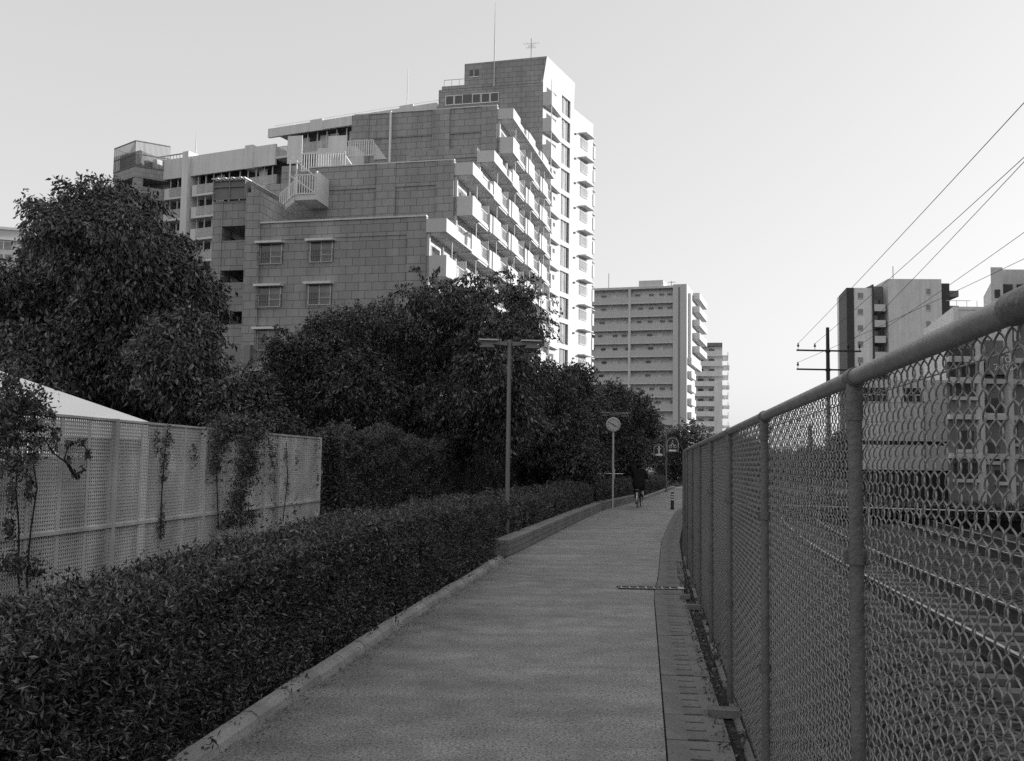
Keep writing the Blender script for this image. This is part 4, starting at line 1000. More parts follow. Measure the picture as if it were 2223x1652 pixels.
# right flank: projecting floors stepping back
b = MB(); b.box(2.7, 3.3, 2, 20, zr1-15, zr1-1.2); b.build('flank_wall', M['white'], e1)
for k in range(12):
    zf_ = zr1-1.8-hF*k
    fx_ = 4.8 if k < 5 else 3.55; b = MB(); y0_ = 5 if k < 5 else 1; y1_ = 20 if k < 6 else 9
    b.box(3.301 if k < 5 else 2.71, fx_, y0_, y1_, zf_-.25, zf_); b.box(fx_-.1, fx_, y0_, y1_, zf_, zf_+1.1); b.box(3.301 if k < 5 else 2.71, fx_-.1, y0_-.1, y0_-.001, zf_-.25, zf_+1.1)
    b.build('flank_balcony', M['white'], e1)
MB().tube([(f1(1321, 620, 3)[0], 3, zr1), (f1(1321, 620, 3)[0], 3, zr1+4)], .08, 5).build('lightning_rod', M['steel'], e1)
b = MB(); b.tube([(f1(1457, 610, 2)[0], 2, zr1), (f1(1457, 610, 2)[0], 2, zr1+1.6)], .08, 5); b.bar((f1(1450, 610, 2)[0], 2, zr1+1.3), (f1(1466, 610, 2)[0], 2, zr1+1.3), .1, .1); b.build('tv_aerial', M['steel'], e1)
# E2
e2, f2 = frame_bldg('terraced_apartment_block', 1568, 275, R(12), 'distant grey apartment block with stacked balconies at the right of the pale one')
xL2 = f2(1494, 800)[0]; z2 = f2(1540, 744)[1]; zC2 = 22*275/2178
b = MB(); b.box(xL2, 0, 2, 16, 0, z2-.2); b.build('wall', M['gallery'], e2)
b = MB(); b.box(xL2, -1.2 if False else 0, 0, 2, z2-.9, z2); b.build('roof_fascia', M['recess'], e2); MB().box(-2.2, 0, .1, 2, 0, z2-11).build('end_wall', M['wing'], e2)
for k in range(9):
    zf_ = z2-.9-zC2*(k+.9)
    b = MB(); xr_ = 0 if k < 4 else -2.2
    b.box(xL2, xr_, .2, 2, zf_-.3, zf_); b.box(xL2, xr_, .2, .35, zf_, zf_+1.1); o = b.build('balcony', M['wing'], e2)
    g = MB(); g.box(xL2+2.5, xL2+4, 1.9, 1.99, zf_, zf_+1.9); g.box(xL2+5.5, min(xL2+7, xr_-.4), 1.9, 1.98, zf_, zf_+1.9); g.build('window', M['glass'], o)
    q = MB(); q.box(.002, 1.6+.3*(k % 2), 2, 14, zf_-.3, zf_+.1); q.box(1.4, 1.6, 2, 14, zf_, zf_+1.0); q.build('side_ledge', M['wing'], o)
# far left building
e3, f3 = frame_bldg('pale_apartment_block', 45, 190, R(-18), 'small pale building at the far left edge behind the trees')
xL3 = f3(-30, 540)[0]; z3 = f3(45, 497)[1]
b = MB(); b.box(xL3, 0, 0, 14, 0, z3); b.build('wall', M['white'], e3)
for pxx, pyy in ((8, 533), (8, 560)):
    x_, z_ = f3(pxx, pyy); g = MB(); g.box(x_-1.6, x_+1.4, -.05, -.01, z_-.7, z_+.7); o = g.build('window', M['glass2'], e3); g = MB(); g.box(x_-.1, x_+.05, -.08, -.051, z_-.7, z_+.7); g.build('frame', M['frame'], o)
b = MB(); b.box(xL3, .3, -.3, -.001, z3-2.4, z3-2.1); b.box(xL3, .3, -.3, -.001, z3-.4, z3+.1); b.build('band', M['frame'], e3)
b = MB(); 
for k in range(3): b.box(0.001, 2.2, 1, 8, z3-6-3*k, z3-4.8-3*k)
b.build('balcony', M['white'], e3)
# E3b: right tower block with dark corner strips
e4, f4 = frame_bldg('white_slab_block', 2060, 195, R(3), 'tall pale slab block with dark corner strips and a column of small balconies')
def fb(b, f, px0, px1, pyt, y0, y1, z0=0, **k):
    (b.skew if px0 == 1837 else b.box)(f(px0, 700)[0], f(px1, 700)[0], y0, y1, z0, f((px0+px1)/2, pyt)[1]); return b
fb(MB(), f4, 1837, 1853, 625, -.2, 10).build('dark_strip', M['dark'], e4)
fb(MB(), f4, 1853, 1893, 625, 0, 12).build('wall', M['wing'], e4)
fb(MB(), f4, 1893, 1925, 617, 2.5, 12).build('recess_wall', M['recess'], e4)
fb(MB(), f4, 1926, 2042, 607, -.6, 14).build('wall', M['light'], e4)
fb(MB(), f4, 2043, 2060, 616, -.4, 12).build('dark_strip', M['dark'], e4)
fb(MB(), f4, 1893, 1896, 618, -.3, 2.4).build('downpipe', M['dark'], e4)
fb(MB(), f4, 1962, 1976, 602, 2, 5).build('roof_hut', M['light'], e4)
for k, (py, ) in enumerate([(634,), (669,), (704,), (739,), (774,)]):
    xw_, zw_ = f4(2012, py); 
    for (pxx, w_) in ((2012, .8), (1867, 1.0)):
        xw_ = f4(pxx, py)[0]; zq = zw_ if pxx == 2012 else zw_-.8
        g = MB(); g.box(xw_-w_/2, xw_+w_/2, (-.66 if pxx == 2012 else -.06), (-.602 if pxx == 2012 else -.002), zq-.55, zq+.55); o = g.build('window', M['glass2'], e4)
        g = MB(); g.box(xw_-w_/2-.1, xw_+w_/2+.1, (-.70 if pxx == 2012 else -.1), (-.661 if pxx == 2012 else -.061), zq-.68, zq-.56); g.build('sill', M['light'], o)
for k in range(6):
    zb0 = f4(1905, 661)[1]-k*35*195/2178
    b = MB(); xa, xb = f4(1897, 700)[0], f4(1921, 700)[0]; b.box(xa, xb, -.2, 2.4, zb0-1.3, zb0-1.15); b.box(xa, xb, -.25, -.15, zb0-1.35, zb0); b.box(xb-.1, xb, -.149, 2.4, zb0-1.149, zb0)
    o = b.build('balcony', M['white'], e4)
    g = MB(); g.box(xa+.2, xa+1.4, 2.42, 2.49, zb0-1.15, zb0+1.3); g.box(xa+1.7, xb-.2, 2.42, 2.49, zb0-1.15, zb0+1.3); g.build('glass_door', M['glass'], o)
b = MB(); x_ = f4(2061, 700)[0]
for k in range(7):
    z_ = f4(2061, 640)[1]-k*3.0; b.box(x_, x_+2.2, 1, 12, z_-.2, z_+1.0)
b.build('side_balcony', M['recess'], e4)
MB().tube([(f4(1938, 600, 3)[0], 3, f4(1938, 607)[1]), (f4(1938, 600, 3)[0], 3, f4(1938, 572)[1])], .08, 5).build('lightning_rod', M['steel'], e4)
# E4: right edge block (also shades the far trees)
e5, f5 = frame_bldg('stepped_grey_block', 2068, 95, R(2), 'grey block with wide dark openings at the right edge above the fence rail')
x0_, x1_ = f5(2068, 700)[0], f5(2146, 700)[0]; zt5 = f5(2100, 667)[1]
b = MB(); b.skew(x0_, x1_, 0, 16, -.5, zt5, .5); b.box(x0_, x0_+.5, -.12, -.001, -.5, zt5+.05); b.box(x0_, x1_, -.08, -.002, zt5-.25, zt5+.04); b.build('wall', M['wing'], e5)
for k in range(5):
    za_, zb_ = f5(2100, 690)[1]-3.0*k, f5(2100, 709)[1]-3.0*k
    b = MB(); b.box(f5(2078, 700)[0], x1_-.2, -.03, -.003, zb_-.6, za_); b.build('loggia_shade_pane', M['dark'], e5)  # flat dark pane: shade of the open loggia put into its colour
x2_, x3_ = f5(2146, 700)[0], f5(2300, 700)[0]; zt6 = f5(2170, 583)[1]
b = MB(); b.skew(x2_, f5(2172, 700)[0], -.6, 1.5, -.5, zt6, .5); b.skew(f5(2172, 700)[0], x3_, .4, 16, -.5, zt6, .5); b.build('wall', M['light'], e5)
for (pxx, pyy, w_) in ((2158, 640, .5), (2158, 668, .7)):
    x_, z_ = f5(pxx, pyy); MB().box(x_-w_/2, x_+w_/2, -.66, -.602, z_-.4, z_+.4).build('window', M['glass'], e5)
for k in range(5):
    z_ = f5(2200, 645)[1]-3.0*k
    g = MB(); g.box(f5(2180, 700)[0], f5(2203, 700)[0], .33, .399, z_-1.2, z_+1.3); g.box(f5(2212, 700)[0], f5(2300, 700)[0], .33, .399, z_-1.2, z_+1.3); o = g.build('glass_door', M['glass'], e5)
    q = MB(); q.box(f5(2176, 700)[0], x3_, -.4, .32, z_-1.5, z_-1.25); q.build('sill', M['light'], o)
b = MB(); pa = f5(2192, 640); pb = f5(2300, 560); b.add([(pa[0], -1.2, pa[1]), (pb[0], -1.2, pb[1]), (pb[0], 2, pb[1]), (pa[0], 2, pa[1]), (pa[0], -1.2, pa[1]-.5), (pb[0], -1.2, pb[1]-3.5), (pb[0], 2, pb[1]-3.5), (pa[0], 2, pa[1]-.5)],
    [(0, 1, 2, 3), (7, 6, 5, 4), (0, 4, 5, 1), (3, 2, 6, 7), (0, 3, 7, 4), (1, 5, 6, 2)]); b.build('stair_roof', M['dark'], e5)
b = MB(); z_ = zt5
for i in range(8): x_ = x0_+2+i*1.0; b.box(x_-.02, x_+.02, 4, 4.04, z_-.3, z_+1.3)
b.box(x0_+1, x1_, 4, 4.04, z_+1.27, z_+1.32); b.build('roof_railing', M['light'], e5)
# E5: low commercial building across the railway
e6, f6 = frame_bldg('low_commercial_building', 1850, 58, R(2), 'low light grey commercial building with a dark window band, seen through the fence', 'building')
x0_, x1_ = f6(1843, 900)[0], f6(2068, 900)[0]; zt = f6(1950, 824)[1]
b = MB(); b.skew(x0_, x1_, .2, 14, -.5, zt-.01, .36); b.build('wall', M['dark'], e6)
def band(B, pyt, pyb, o=0.0, xa=None, xb=None): B.box(x0_ if xa is None else xa, x1_ if xb is None else xb, o, .19, f6(1950, pyb)[1], f6(1950, pyt)[1])
b = MB(); band(b, 824, 842); band(b, 872, 957); band(b, 966, 1020)
for (pa, pb) in ((1843, 1862), (1928, 1962), (2000, 2068)): b.box(f6(pa, 900)[0], f6(pb, 900)[0], .003, .18, f6(1950, 957)[1], f6(1950, 842)[1])
b.box(x0_, f6(1928, 960)[0]-.001, .004, .18, f6(1950, 966)[1], f6(1950, 957)[1]) if False else None
b.build('panel', M['wing'], e6)
for (pa, pb) in ((1862, 1895), (1897, 1928), (1962, 1981), (1982, 2000)):
    g = MB(); g.box(f6(pa, 900)[0], f6(pb, 900)[0], .12, .17, f6(1950, 872)[1], f6(1950, 842)[1]); o = g.build('window', M['glass'], e6)
    q = MB(); q.box(f6(pa, 900)[0], f6(pb, 900)[0], .05, .119, f6(1950, 857)[1]-.03, f6(1950, 857)[1]+.03); q.build('frame', M['light'], o)
b = MB(); b.box(f6(2003, 900)[0], f6(2005.5, 900)[0], -.08, -.001, 0, f6(1950, 870)[1]); b.build('downpipe', M['recess'], e6)
b = MB(); b.box(x0_, x1_, -.02, .17, f6(1950, 915.5)[1], f6(1950, 914)[1]); b.box(x0_, x1_, -.025, .17, f6(1950, 873.5)[1], f6(1950, 872)[1]); b.build('ledge', M['light'], e6)
# darker shop building at the right with lettering
e7, f7 = frame_bldg('shop_building', 2066, 48, R(-3), 'darker shop building at the right with white lettering, partly behind the fence mesh', 'building')
x0_, x1_ = f7(2068, 900)[0], f7(2330, 900)[0]; zt = f7(2150, 735)[1]
b = MB(); b.skew(x0_, x1_, .6, 12, -.5, zt, .5); b.build('wall', M['midgrey'], e7)
for (pa, pb, pt, pbm) in ((2076, 2096, 790, 818), (2102, 2130, 790, 818), (2076, 2130, 835, 860), (2150, 2190, 862, 895), (2092, 2125, 935, 975), (2140, 2180, 960, 1000), (2196, 2222, 915, 960), (2080, 2140, 1005, 1040), (2170, 2215, 1020, 1045), (2076, 2140, 755, 772)):
    g = MB(); g.box(f7(pa, 900)[0], f7(pb, 900)[0], .55, .599, f7(2150, pbm)[1], f7(2150, pt)[1]); o = g.build('window', M['glass'], e7)
    q = MB(); q.box(f7(pa, 900)[0]-.05, f7(pb, 900)[0]+.05, .4, .599, f7(2150, pbm)[1]-.18, f7(2150, pbm)[1]-.01); q.build('sill', M['light'], o)
b = MB()
for pt in (780, 826, 905, 990): b.box(x0_, x1_, .3, .59, f7(2150, pt)[1]-.12, f7(2150, pt)[1]+.12)
b.box(f7(2132, 900)[0], f7(2142, 900)[0], .2, .598, -.5, zt+.5); b.box(f7(2195, 900)[0], f7(2206, 900)[0], .2, .598, -.5, zt+1.2)
b.build('ledge', M['light'], e7)
b = MB(); b.box(f7(2146, 900)[0], f7(2194, 900)[0], .1, .29, f7(2150, 812)[1], f7(2150, 768)[1]); sg = b.build('sign_panel', M['recess'], e7)
for txt, px_, py_, sz in (('TOP', 2172, 786, .36), ('ア\u30d1\u30ec', 2156, 803, .36)):
    cu = bpy.data.curves.new('lettering', 'FONT'); cu.body = txt; cu.size = sz*1.1; cu.extrude = .01; cu.materials.append(M['signwhite'])
    to = bpy.data.objects.new('lettering', cu); COL.objects.link(to); bpy.context.view_layer.update()
    me = bpy.data.meshes.new_from_object(to.evaluated_get(bpy.context.evaluated_depsgraph_get())); bpy.data.objects.remove(to)
    to = bpy.data.objects.new('lettering', me); COL.objects.link(to); to.parent = sg; x_, z_ = f7(px_, py_); to.location = (x_, .085, z_); to.rotation_euler = (R(90), 0, 0)
# unseen tall blocks added beyond the right edge to shade the path and trees
for (xx, y0_, y1_, h_, lab) in ((43.5, 52, 79, 26, 'unseen grey block added for shade, out to the right, nearer the tower'), (31, -30, 50, 27, 'long unseen grey block added for shade, beside the viewer')):
    e8 = empty('shade_block', (xx, y0_, 0), 0, lab, 'apartment block', 'unseen blocks added for shade')
    MB().box(0, 12, 0, y1_-y0_, -.5, h_).build('wall', M['midgrey'], e8)
    for k in range(8):
        b = MB(); b.box(-.9, -.001, .5, y1_-y0_-.5, 2.5+k*3-.15, 2.5+k*3); b.box(-.95, -.85, .5, y1_-y0_-.5, 2.5+k*3, 3.6+k*3); b.build('balcony', M['wing'], e8)

# ============================================================ street furniture
def lamp_post(Y, px, h, rz, label, arm=.62):
    p = at(px, 1010, Y); root = empty('path_lamp', (p.x, Y, 0), rz, label, 'lamp', 'twin armed lamps along the path')
    b = MB(); b.tube([(0, 0, 0), (0, 0, h*.5), (0, 0, h+.03)], [.045, .042, .038], 14); b.tube([(0, 0, 0), (0, 0, .06)], .09, 14); b.build('pole', M['lamp'], root)
    for s in (-1, 1):
        b = MB(); b.add([(s*.05, -.04, h-.09), (s*.05, .04, h-.09), (s*.05, .04, h-.01), (s*.05, -.04, h-.01), (s*arm, -.04, h-.03), (s*arm, .04, h-.03), (s*arm, .04, h), (s*arm, -.04, h)],
                        [(0, 1, 2, 3), (4, 7, 6, 5), (0, 4, 5, 1), (1, 5, 6, 2), (2, 6, 7, 3), (3, 7, 4, 0)])
        a = b.build('arm', M['lamp'], root)
        b = MB(); x0, x1 = (s*.22, s*(arm-.02)); b.box(x0, x1, -.11, .11, h+.003, h+.028); b.build('head', M['lamplight'], a)
        b = MB(); b.box(s*.30, s*(arm-.05), -.09, .09, h-.13, h-.095); b.box(s*.32, s*(arm-.08), -.05, .05, h-.094, h-.045); b.build('diffuser', M['midgrey'], a)
    return root
lamp_post(19.2, 1102, at(1104, 741, 19.2).z, R(4), 'grey twin armed lamp post at the end of the clipped hedge')
lamp_post(41, 1331, at(1331, 897, 41).z, R(20), 'twin armed lamp post right behind the round clock')
lamp_post(60, 1446, at(1446, 931, 60).z, R(8), 'twin armed lamp post carrying the two path signs')
lamp_post(88, 1502, at(1502, 958, 88).z, R(5), 'distant lamp post showing just above the far fence rail')
# clock
p = at(1330, 1010, 37); cl = empty('clock_post', (p.x, 37, 0), 0, 'round clock on a thin pale pole beside the path', 'clock')
hc = at(1329, 922, 37).z; rc = .255
MB().tube([(0, 0, 0), (0, 0, hc-rc)], .032, 12).build('pole', M['light'], cl)
b = MB(); prof = [(0, -.09), (rc, -.09), (rc+.015, -.07), (rc+.015, .05), (rc-.02, .07)]
vs = []; n = 32
for (r_, y_) in prof:
    for k in range(n): a = 2*math.pi*k/n; vs.append((r_*math.cos(a), -y_, hc+r_*math.sin(a)))
b.add(vs, [(i*n+k, i*n+(k+1) % n, (i+1)*n+(k+1) % n, (i+1)*n+k) for i in range(len(prof)-1) for k in range(n)], 0, True)
case = b.build('case', M['lamplight'], cl)
MB().disc((0, -.06, hc), (1, 0, 0), (0, 0, 1), rc-.02, 32).build('dial', M['clockface'], cl)
b = MB()
for k in range(12):
    a = k*math.pi/6; r0, r1 = (rc*.70, rc*.84); b.bar((r0*math.sin(a), -.064, hc+r0*math.cos(a)), (r1*math.sin(a), -.064, hc+r1*math.cos(a)), .022, .004, up=(0, 1, 0))
b.build('marks', M['black'], cl)
b = MB(); a = R(298); b.bar((0, -.07, hc), (.19*math.sin(a), -.07, hc+.19*math.cos(a)), .022, .006, up=(0, 1, 0)); a = R(122); b.bar((0, -.076, hc), (.14*math.sin(a), -.076, hc+.14*math.cos(a)), .026, .006, up=(0, 1, 0)); b.build('hands', M['black'], cl)
# signs on the far lamp
def sign(px, py, Y, w_, h_, arch, label):
    p = at(px, py, Y); r = empty('path_sign', (p.x, Y, 0), 0, label, 'sign', 'signs on the far lamp post'); z0 = p.z-h_/2
    if arch: pts = [(-w_/2, 0), (w_/2, 0)]+[(w_/2*math.cos(a), h_-w_/2+w_/2*math.sin(a)) for a in np.linspace(0, math.pi, 13)]
    else: pts = [(-w_/2, 0), (w_/2, 0), (w_/2, h_*.72), (0, h_), (-w_/2, h_*.72)]
    def plate(P, y0, y1):
        n = len(P); b = MB(); b.add([(x, y0, z0+z) for x, z in P]+[(x, y1, z0+z) for x, z in P], [tuple(range(n)), tuple(range(2*n-1, n-1, -1))]+[(i, n+i, n+(i+1) % n, (i+1) % n) for i in range(n)]); return b
    plate(pts, 0, .03).build('plate', M['signdark'], r)
    b = MB()
    for i in range(len(pts)):
        a, c = pts[i], pts[(i+1) % len(pts)]
        if i == 0: continue
        b.bar((a[0], -.005, z0+a[1]), (c[0], -.005, z0+c[1]), .03, .01, up=(0, 1, 0))
    b.build('border', M['light'], r)
    b = MB(); b.box(-w_*.34, w_*.34, -.01, -.001, z0+h_*.05, z0+h_*.18)
    if not arch:
        b.disc((0, -.012, z0+h_*.78), (.8, 0, 0), (0, 0, 1), .05); b.box(-.035, .035, -.012, -.002, z0+h_*.18, z0+h_*.72); b.box(-.11, .11, -.012, -.0025, z0+h_*.58, z0+h_*.64); b.bar((0, -.008, z0+h_*.3), (.09, -.008, z0+h_*.2), .03, .008, up=(0, 1, 0))
    else:
        for s in (-1, 1):
            n = 12; q = [(s*w_*.2+.085*math.cos(2*math.pi*k/n), z0+h_*.40+.085*math.sin(2*math.pi*k/n)) for k in range(n)]
            for k in range(n): b.bar((q[k][0], -.01, q[k][1]), (q[(k+1) % n][0], -.01, q[(k+1) % n][1]), .02, .008, up=(0, 1, 0))
        b.bar((-w_*.2, -.012, z0+h_*.40), (0, -.012, z0+h_*.62), .025, .008, up=(0, 1, 0)); b.bar((0, -.012, z0+h_*.62), (w_*.2, -.012, z0+h_*.40), .025, .008, up=(0, 1, 0)); b.bar((-w_*.15, -.013, z0+h_*.64), (.02, -.013, z0+h_*.64), .025, .008, up=(0, 1, 0)); b.disc((0, -.012, z0+h_*.78), (1, 0, 0), (0, 0, 1), .035)
    b.build('symbol', M['signwhite'], r)
    return r
sign(1430, 977, 59.7, .60, .72, False, 'dark house shaped sign with a white walking figure above a bar')
sign(1459.5, 966, 59.7, .66, .85, True, 'dark arched sign with a pale bicycle symbol')
# striped bollard
p = at(1459, 1104, 36.5); bo = empty('bollard', (p.x, 36.5, 0), 0, 'short dark bollard with white stripes standing on the path by the fence', 'bollard')
b = MB(); b.lathe([(0, -.01), (.075, -.01), (.075, .04), (.06, .05), (.06, .58), (.045, .62), (0, .63)], n=14); b.build('body', M['black'], bo)
for z in (.33, .42, .51): MB().lathe([(.062, z), (.063, z+.001), (.063, z+.045), (.062, z+.046)], n=14).build('stripe', M['signwhite'], bo)
# grey pole in the trees
p = at(673, 1010, 31.2); MB().tube([(p.x, 31.2, 0), (p.x, 31.2, at(673, 686, 31.2).z)], [.06, .045], 10).build('tall_pole', M['lamp'])
tag(bpy.data.objects['tall_pole'], 'plain grey pole rising from the trees in front of the tiled wall', 'pole')
# utility pole and wires
pu = at(1799, 1014, 45); zt_ = at(1799, 711, 45).z
up = empty('utility_pole', (pu.x, 45, 0), R(2), 'dark utility pole with two crossarms and insulators across the railway', 'utility pole')
MB().tube([(0, 0, -.5), (0, 0, zt_)], [.13, .075], 12).build('pole', M['pole'], up)
INS = []
for (py, xs_) in ((762, (-1.38, -.62, .90, 1.42)), (803, (-1.40, 1.42))):
    za_ = at(1799, py, 45).z; b = MB(); b.box(-1.45, 1.48, -.13, -.05, za_-.035, za_+.035); ar = b.build('crossarm', M['pole'], up)
    for xi_ in xs_:
        b = MB(); b.lathe([(.012, .03), (.012, .16), (.05, .16), (.055, .22), (.03, .25), (.03, .32), (0, .33)], (xi_, -.09, za_), 10); b.build('insulator', M['black'], ar); INS.append((xi_, za_+.3))
    b = MB(); b.tube([(0, 0, za_-.06), (0, 0, za_+.06)], .115, 12); b.build('bracket', M['pole'], up)
def wire(a, c, sag, label, r=.008, name='power_line', extra=1.35):
    a = Vector(a); c = a+(Vector(c)-a)*extra; pts = []
    for i in range(25):
        t_ = i/24; q = a.lerp(c, t_); q.z -= sag*4*t_*(1-t_); pts.append(q-a)
    o = MB().tube(pts, r, 5).build(name, M['black']); o.location = a; tag(o, label, 'cable', 'overhead wires to the utility pole'); return o
def insw(i): xi_, z_ = INS[i]; return (pu.x+xi_*math.cos(R(2)), 45-.09, z_)
wire(insw(0), at(2222, 213, 16), 0.1, 'highest overhead wire, from the left end of the upper crossarm')
wire(insw(1), at(2222, 333, 19), 0.1, 'upper of the two close wires running to the right edge')
wire(insw(2), at(2222, 343, 19.6), 0.1, 'lower of the two close wires running to the right edge')
wire(insw(3), at(2222, 498, 24.5), 0.1, 'second lowest overhead wire, crossing the white slab block')
wire(insw(4), at(2222, 556, 27.5), 0.1, 'lowest overhead wire, from the lower crossarm')
p = at(1758, 1014, 40); b = MB(); b.tube([(0, 0, -.5), (0, 0, at(1758, 925, 40).z+.02)], [.10, .08], 8); o = b.build('signal_post', M['pole']); o.location = (p.x, 40, 0); tag(o, 'thin dark post across the railway, left of the utility pole', 'post')
# railway
b = None
def track(off, label, tone=0):
    root = empty('railway_track', (fence_x(3)+off, 3, -.3), 0, label, 'railway track', 'tracks beside the fence'); ys_ = np.arange(-2, 62, 2.0); ox, oy = root.location.x, root.location.y
    X = lambda yv: fence_x(max(yv, -3) if yv < 40 else yv)+off
    for s in (-.55, .55):
        pts = [(X(yv)+s-ox, yv-oy, 0) for yv in ys_]; b = MB()
        for (w0, z0, z1) in ((.13, .16, .175), (.02, .175, .30)):
            for a, c in zip(pts[:-1], pts[1:]): b.bar((a[0], a[1], (z0+z1)/2-.1), (c[0], c[1], (z0+z1)/2-.1), w0, z1-z0)
        r = b.build('rail', M['rail_shade'], root); b = MB()
        for a, c in zip(pts[:-1], pts[1:]): b.bar((a[0], a[1], .215), (c[0], c[1], .215), .050, .03)
        b.build('rail_head', M['rail'], r)
    yv = -1.5; n_ = 0
    t0 = MB().box(-1.0, 1.0, -.11, .11, -.08, .06).build('sleeper', M['tie'], root); t0.location = (X(yv)-ox, yv-oy, 0)
    while yv < 50:
        yv += .62; n_ += 1
        if n_ > 85: break
        o = t0.copy(); COL.objects.link(o); o.location = (X(yv)-ox, yv-oy, random.uniform(-.01, .01)); o.rotation_euler = (0, 0, -math.atan(.14 if yv < 14 else .14+.005*(yv-14)))
    return root
track(3.35, 'railway track nearest the fence, with pale sleepers')
track(7.1, 'second railway track, farther from the fence')
# low barrier and hedge across the railway
pts = [(at(1600+i*90, 1055, 33+i*.2).x+i*.0, 36-i*.6) for i in range(9)]
hedge('rail_side_hedge', 'dark strip of hedge across the railway below the grey building', pts, .9, .9, 22000, .09, amp=.2, z0=-.45)
gr = empty('guard_rail', (pts[3][0], pts[3][1]-1.2, 0), 0, 'thin pale guard rail in front of the hedge across the railway', 'guard rail')
b = MB(); O_ = gr.location
for z in (.30,): b.tube([(x-O_.x, yv-1.2-O_.y, z) for x, yv in pts], .022, 6)
b.build('rail', M['light'], gr)
b = MB()
for x, yv in pts: b.tube([(x-O_.x, yv-1.2-O_.y, -.5), (x-O_.x, yv-1.2-O_.y, .32)], .025, 6)
b.build('post', M['light'], gr)
# small barrier by the far planter (white bar and post)
bp_ = at(1318, 1028, 47); br = empty('white_barrier', (bp_.x, 47, 0), 0, 'low white barrier bar with an upright post under the trees behind the clock', 'barrier')
b = MB(); b.tube([(-1.05, 0, bp_.z), (.75, 0, bp_.z)], .018, 8); b.build('bar', M['signwhite'], br)
for x_, zt2, r_ in ((.31, bp_.z+.22, .04), (-1.0, bp_.z, .03), (-.6, bp_.z, .03)): MB().tube([(x_, 0, 0), (x_, 0, zt2)], r_, 8).build('post', M['signwhite'], br)

# ============================================================ cyclist
def skin(name, pts, edges, radii, m, parent, lv=1):
    me = bpy.data.meshes.new(name); me.from_pydata(pts, edges, []); me.materials.append(m)
    o = bpy.data.objects.new(name, me); COL.objects.link(o); o.parent = parent
    o.modifiers.new('skin', 'SKIN'); sv = me.skin_vertices[0].data
    for i, r_ in enumerate(radii): sv[i].radius = (r_, r_) if not isinstance(r_, tuple) else r_
    sv[0].use_root = True
    s = o.modifiers.new('sub', 'SUBSURF'); s.levels = s.render_levels = lv; return o
p = at(1384, 1100, 37.6); HD = R(-14)
bike = empty('bicycle', (p.x, 37.6, 0), HD, 'city bicycle ridden away from the viewer along the path', 'bicycle')
rw = .31
def wheel(y):
    q = MB(); ring = [(0, y+rw*math.cos(2*math.pi*k/28), rw+.0+rw*math.sin(2*math.pi*k/28)) for k in range(29)]; q.tube(ring, .02, 8, cap=False); w_ = q.build('tyre', M['rubber'], None)
    root_ = w_; root_.name = 'wheel'; root_.parent = bike
    q = MB(); ring = [(0, y+(rw-.025)*math.cos(2*math.pi*k/28), rw+(rw-.025)*math.sin(2*math.pi*k/28)) for k in range(29)]; q.tube(ring, .011, 6, cap=False)
    for k in range(12): a = 2*math.pi*k/12; q.tube([((-1)**k*.02, y, rw), (0, y+(rw-.03)*math.cos(a), rw+(rw-.03)*math.sin(a))], .0015, 3, cap=False)
    q.tube([(-.045, y, rw), (.045, y, rw)], .02, 8); q.build('rim', M['chrome'], root_)
wheel(0); wheel(1.06)
b = MB(); b.tube([(0, .42, .30), (0, .34, .78)], .016, 8); b.tube([(0, .42, .30), (0, .86, .80)], .02, 8); b.tube([(0, .86, .62), (0, .82, .95)], .018, 8); b.tube([(0, .36, .60), (0, .86, .74)], .016, 8)
for s in (-.05, .05): b.tube([(s, 0, rw), (s, .42, .30)], .011, 6); b.tube([(s, 0, rw), (0, .35, .70)], .009, 6); b.tube([(s, 1.06, rw), (s*.8, .87, .64)], .012, 6)
b.build('frame', M['black'], bike)
b = MB(); b.tube([(0, .82, .93), (0, .80, 1.02)], .014, 8); b.tube([(-.27, .58, .98), (-.24, .70, 1.0), (-.08, .82, 1.02), (.08, .82, 1.02), (.24, .70, 1.0), (.27, .58, .98)], .012, 8); b.build('handlebar', M['chrome'], bike)
b = MB(); b.tube([(0, .46, .81), (0, .30, .82)], [.045, .10], 8); b.build('saddle', M['black'], bike)
b = MB(); pts = [(0, -(rw+.03)*math.cos(a)*1.0, rw+(rw+.03)*math.sin(a)) for a in np.linspace(-.3, 1.9, 12)]
for a_, c_ in zip(pts[:-1], pts[1:]): b.bar(a_, c_, .05, .008)
b.build('mudguard', M['chrome'], bike)
b = MB(); b.box(-.07, .07, -.28, .25, .665, .675); b.tube([(-.06, -.1, .665), (-.03, 0, rw)], .006, 5); b.tube([(.06, -.1, .665), (.03, 0, rw)], .006, 5); b.build('rack', M['chrome'], bike)
b = MB(); b.box(-.025, .025, -.36, -.34, .50, .56); b.build('reflector', M['signwhite'], bike)
b = MB(); b.tube([(-.14, .42, .14), (-.06, .42, .14)], .025, 6); b.tube([(.14, .42, .46), (.06, .42, .46)], .025, 6); b.tube([(-.06, .42, .14), (-.05, .42, .30)], .01, 6); b.tube([(.06, .42, .46), (.05, .42, .30)], .01, 6); b.build('pedals', M['black'], bike)
person = empty('person', (p.x, 37.6, 0), HD, 'person in a long black coat cycling away along the path', 'person')
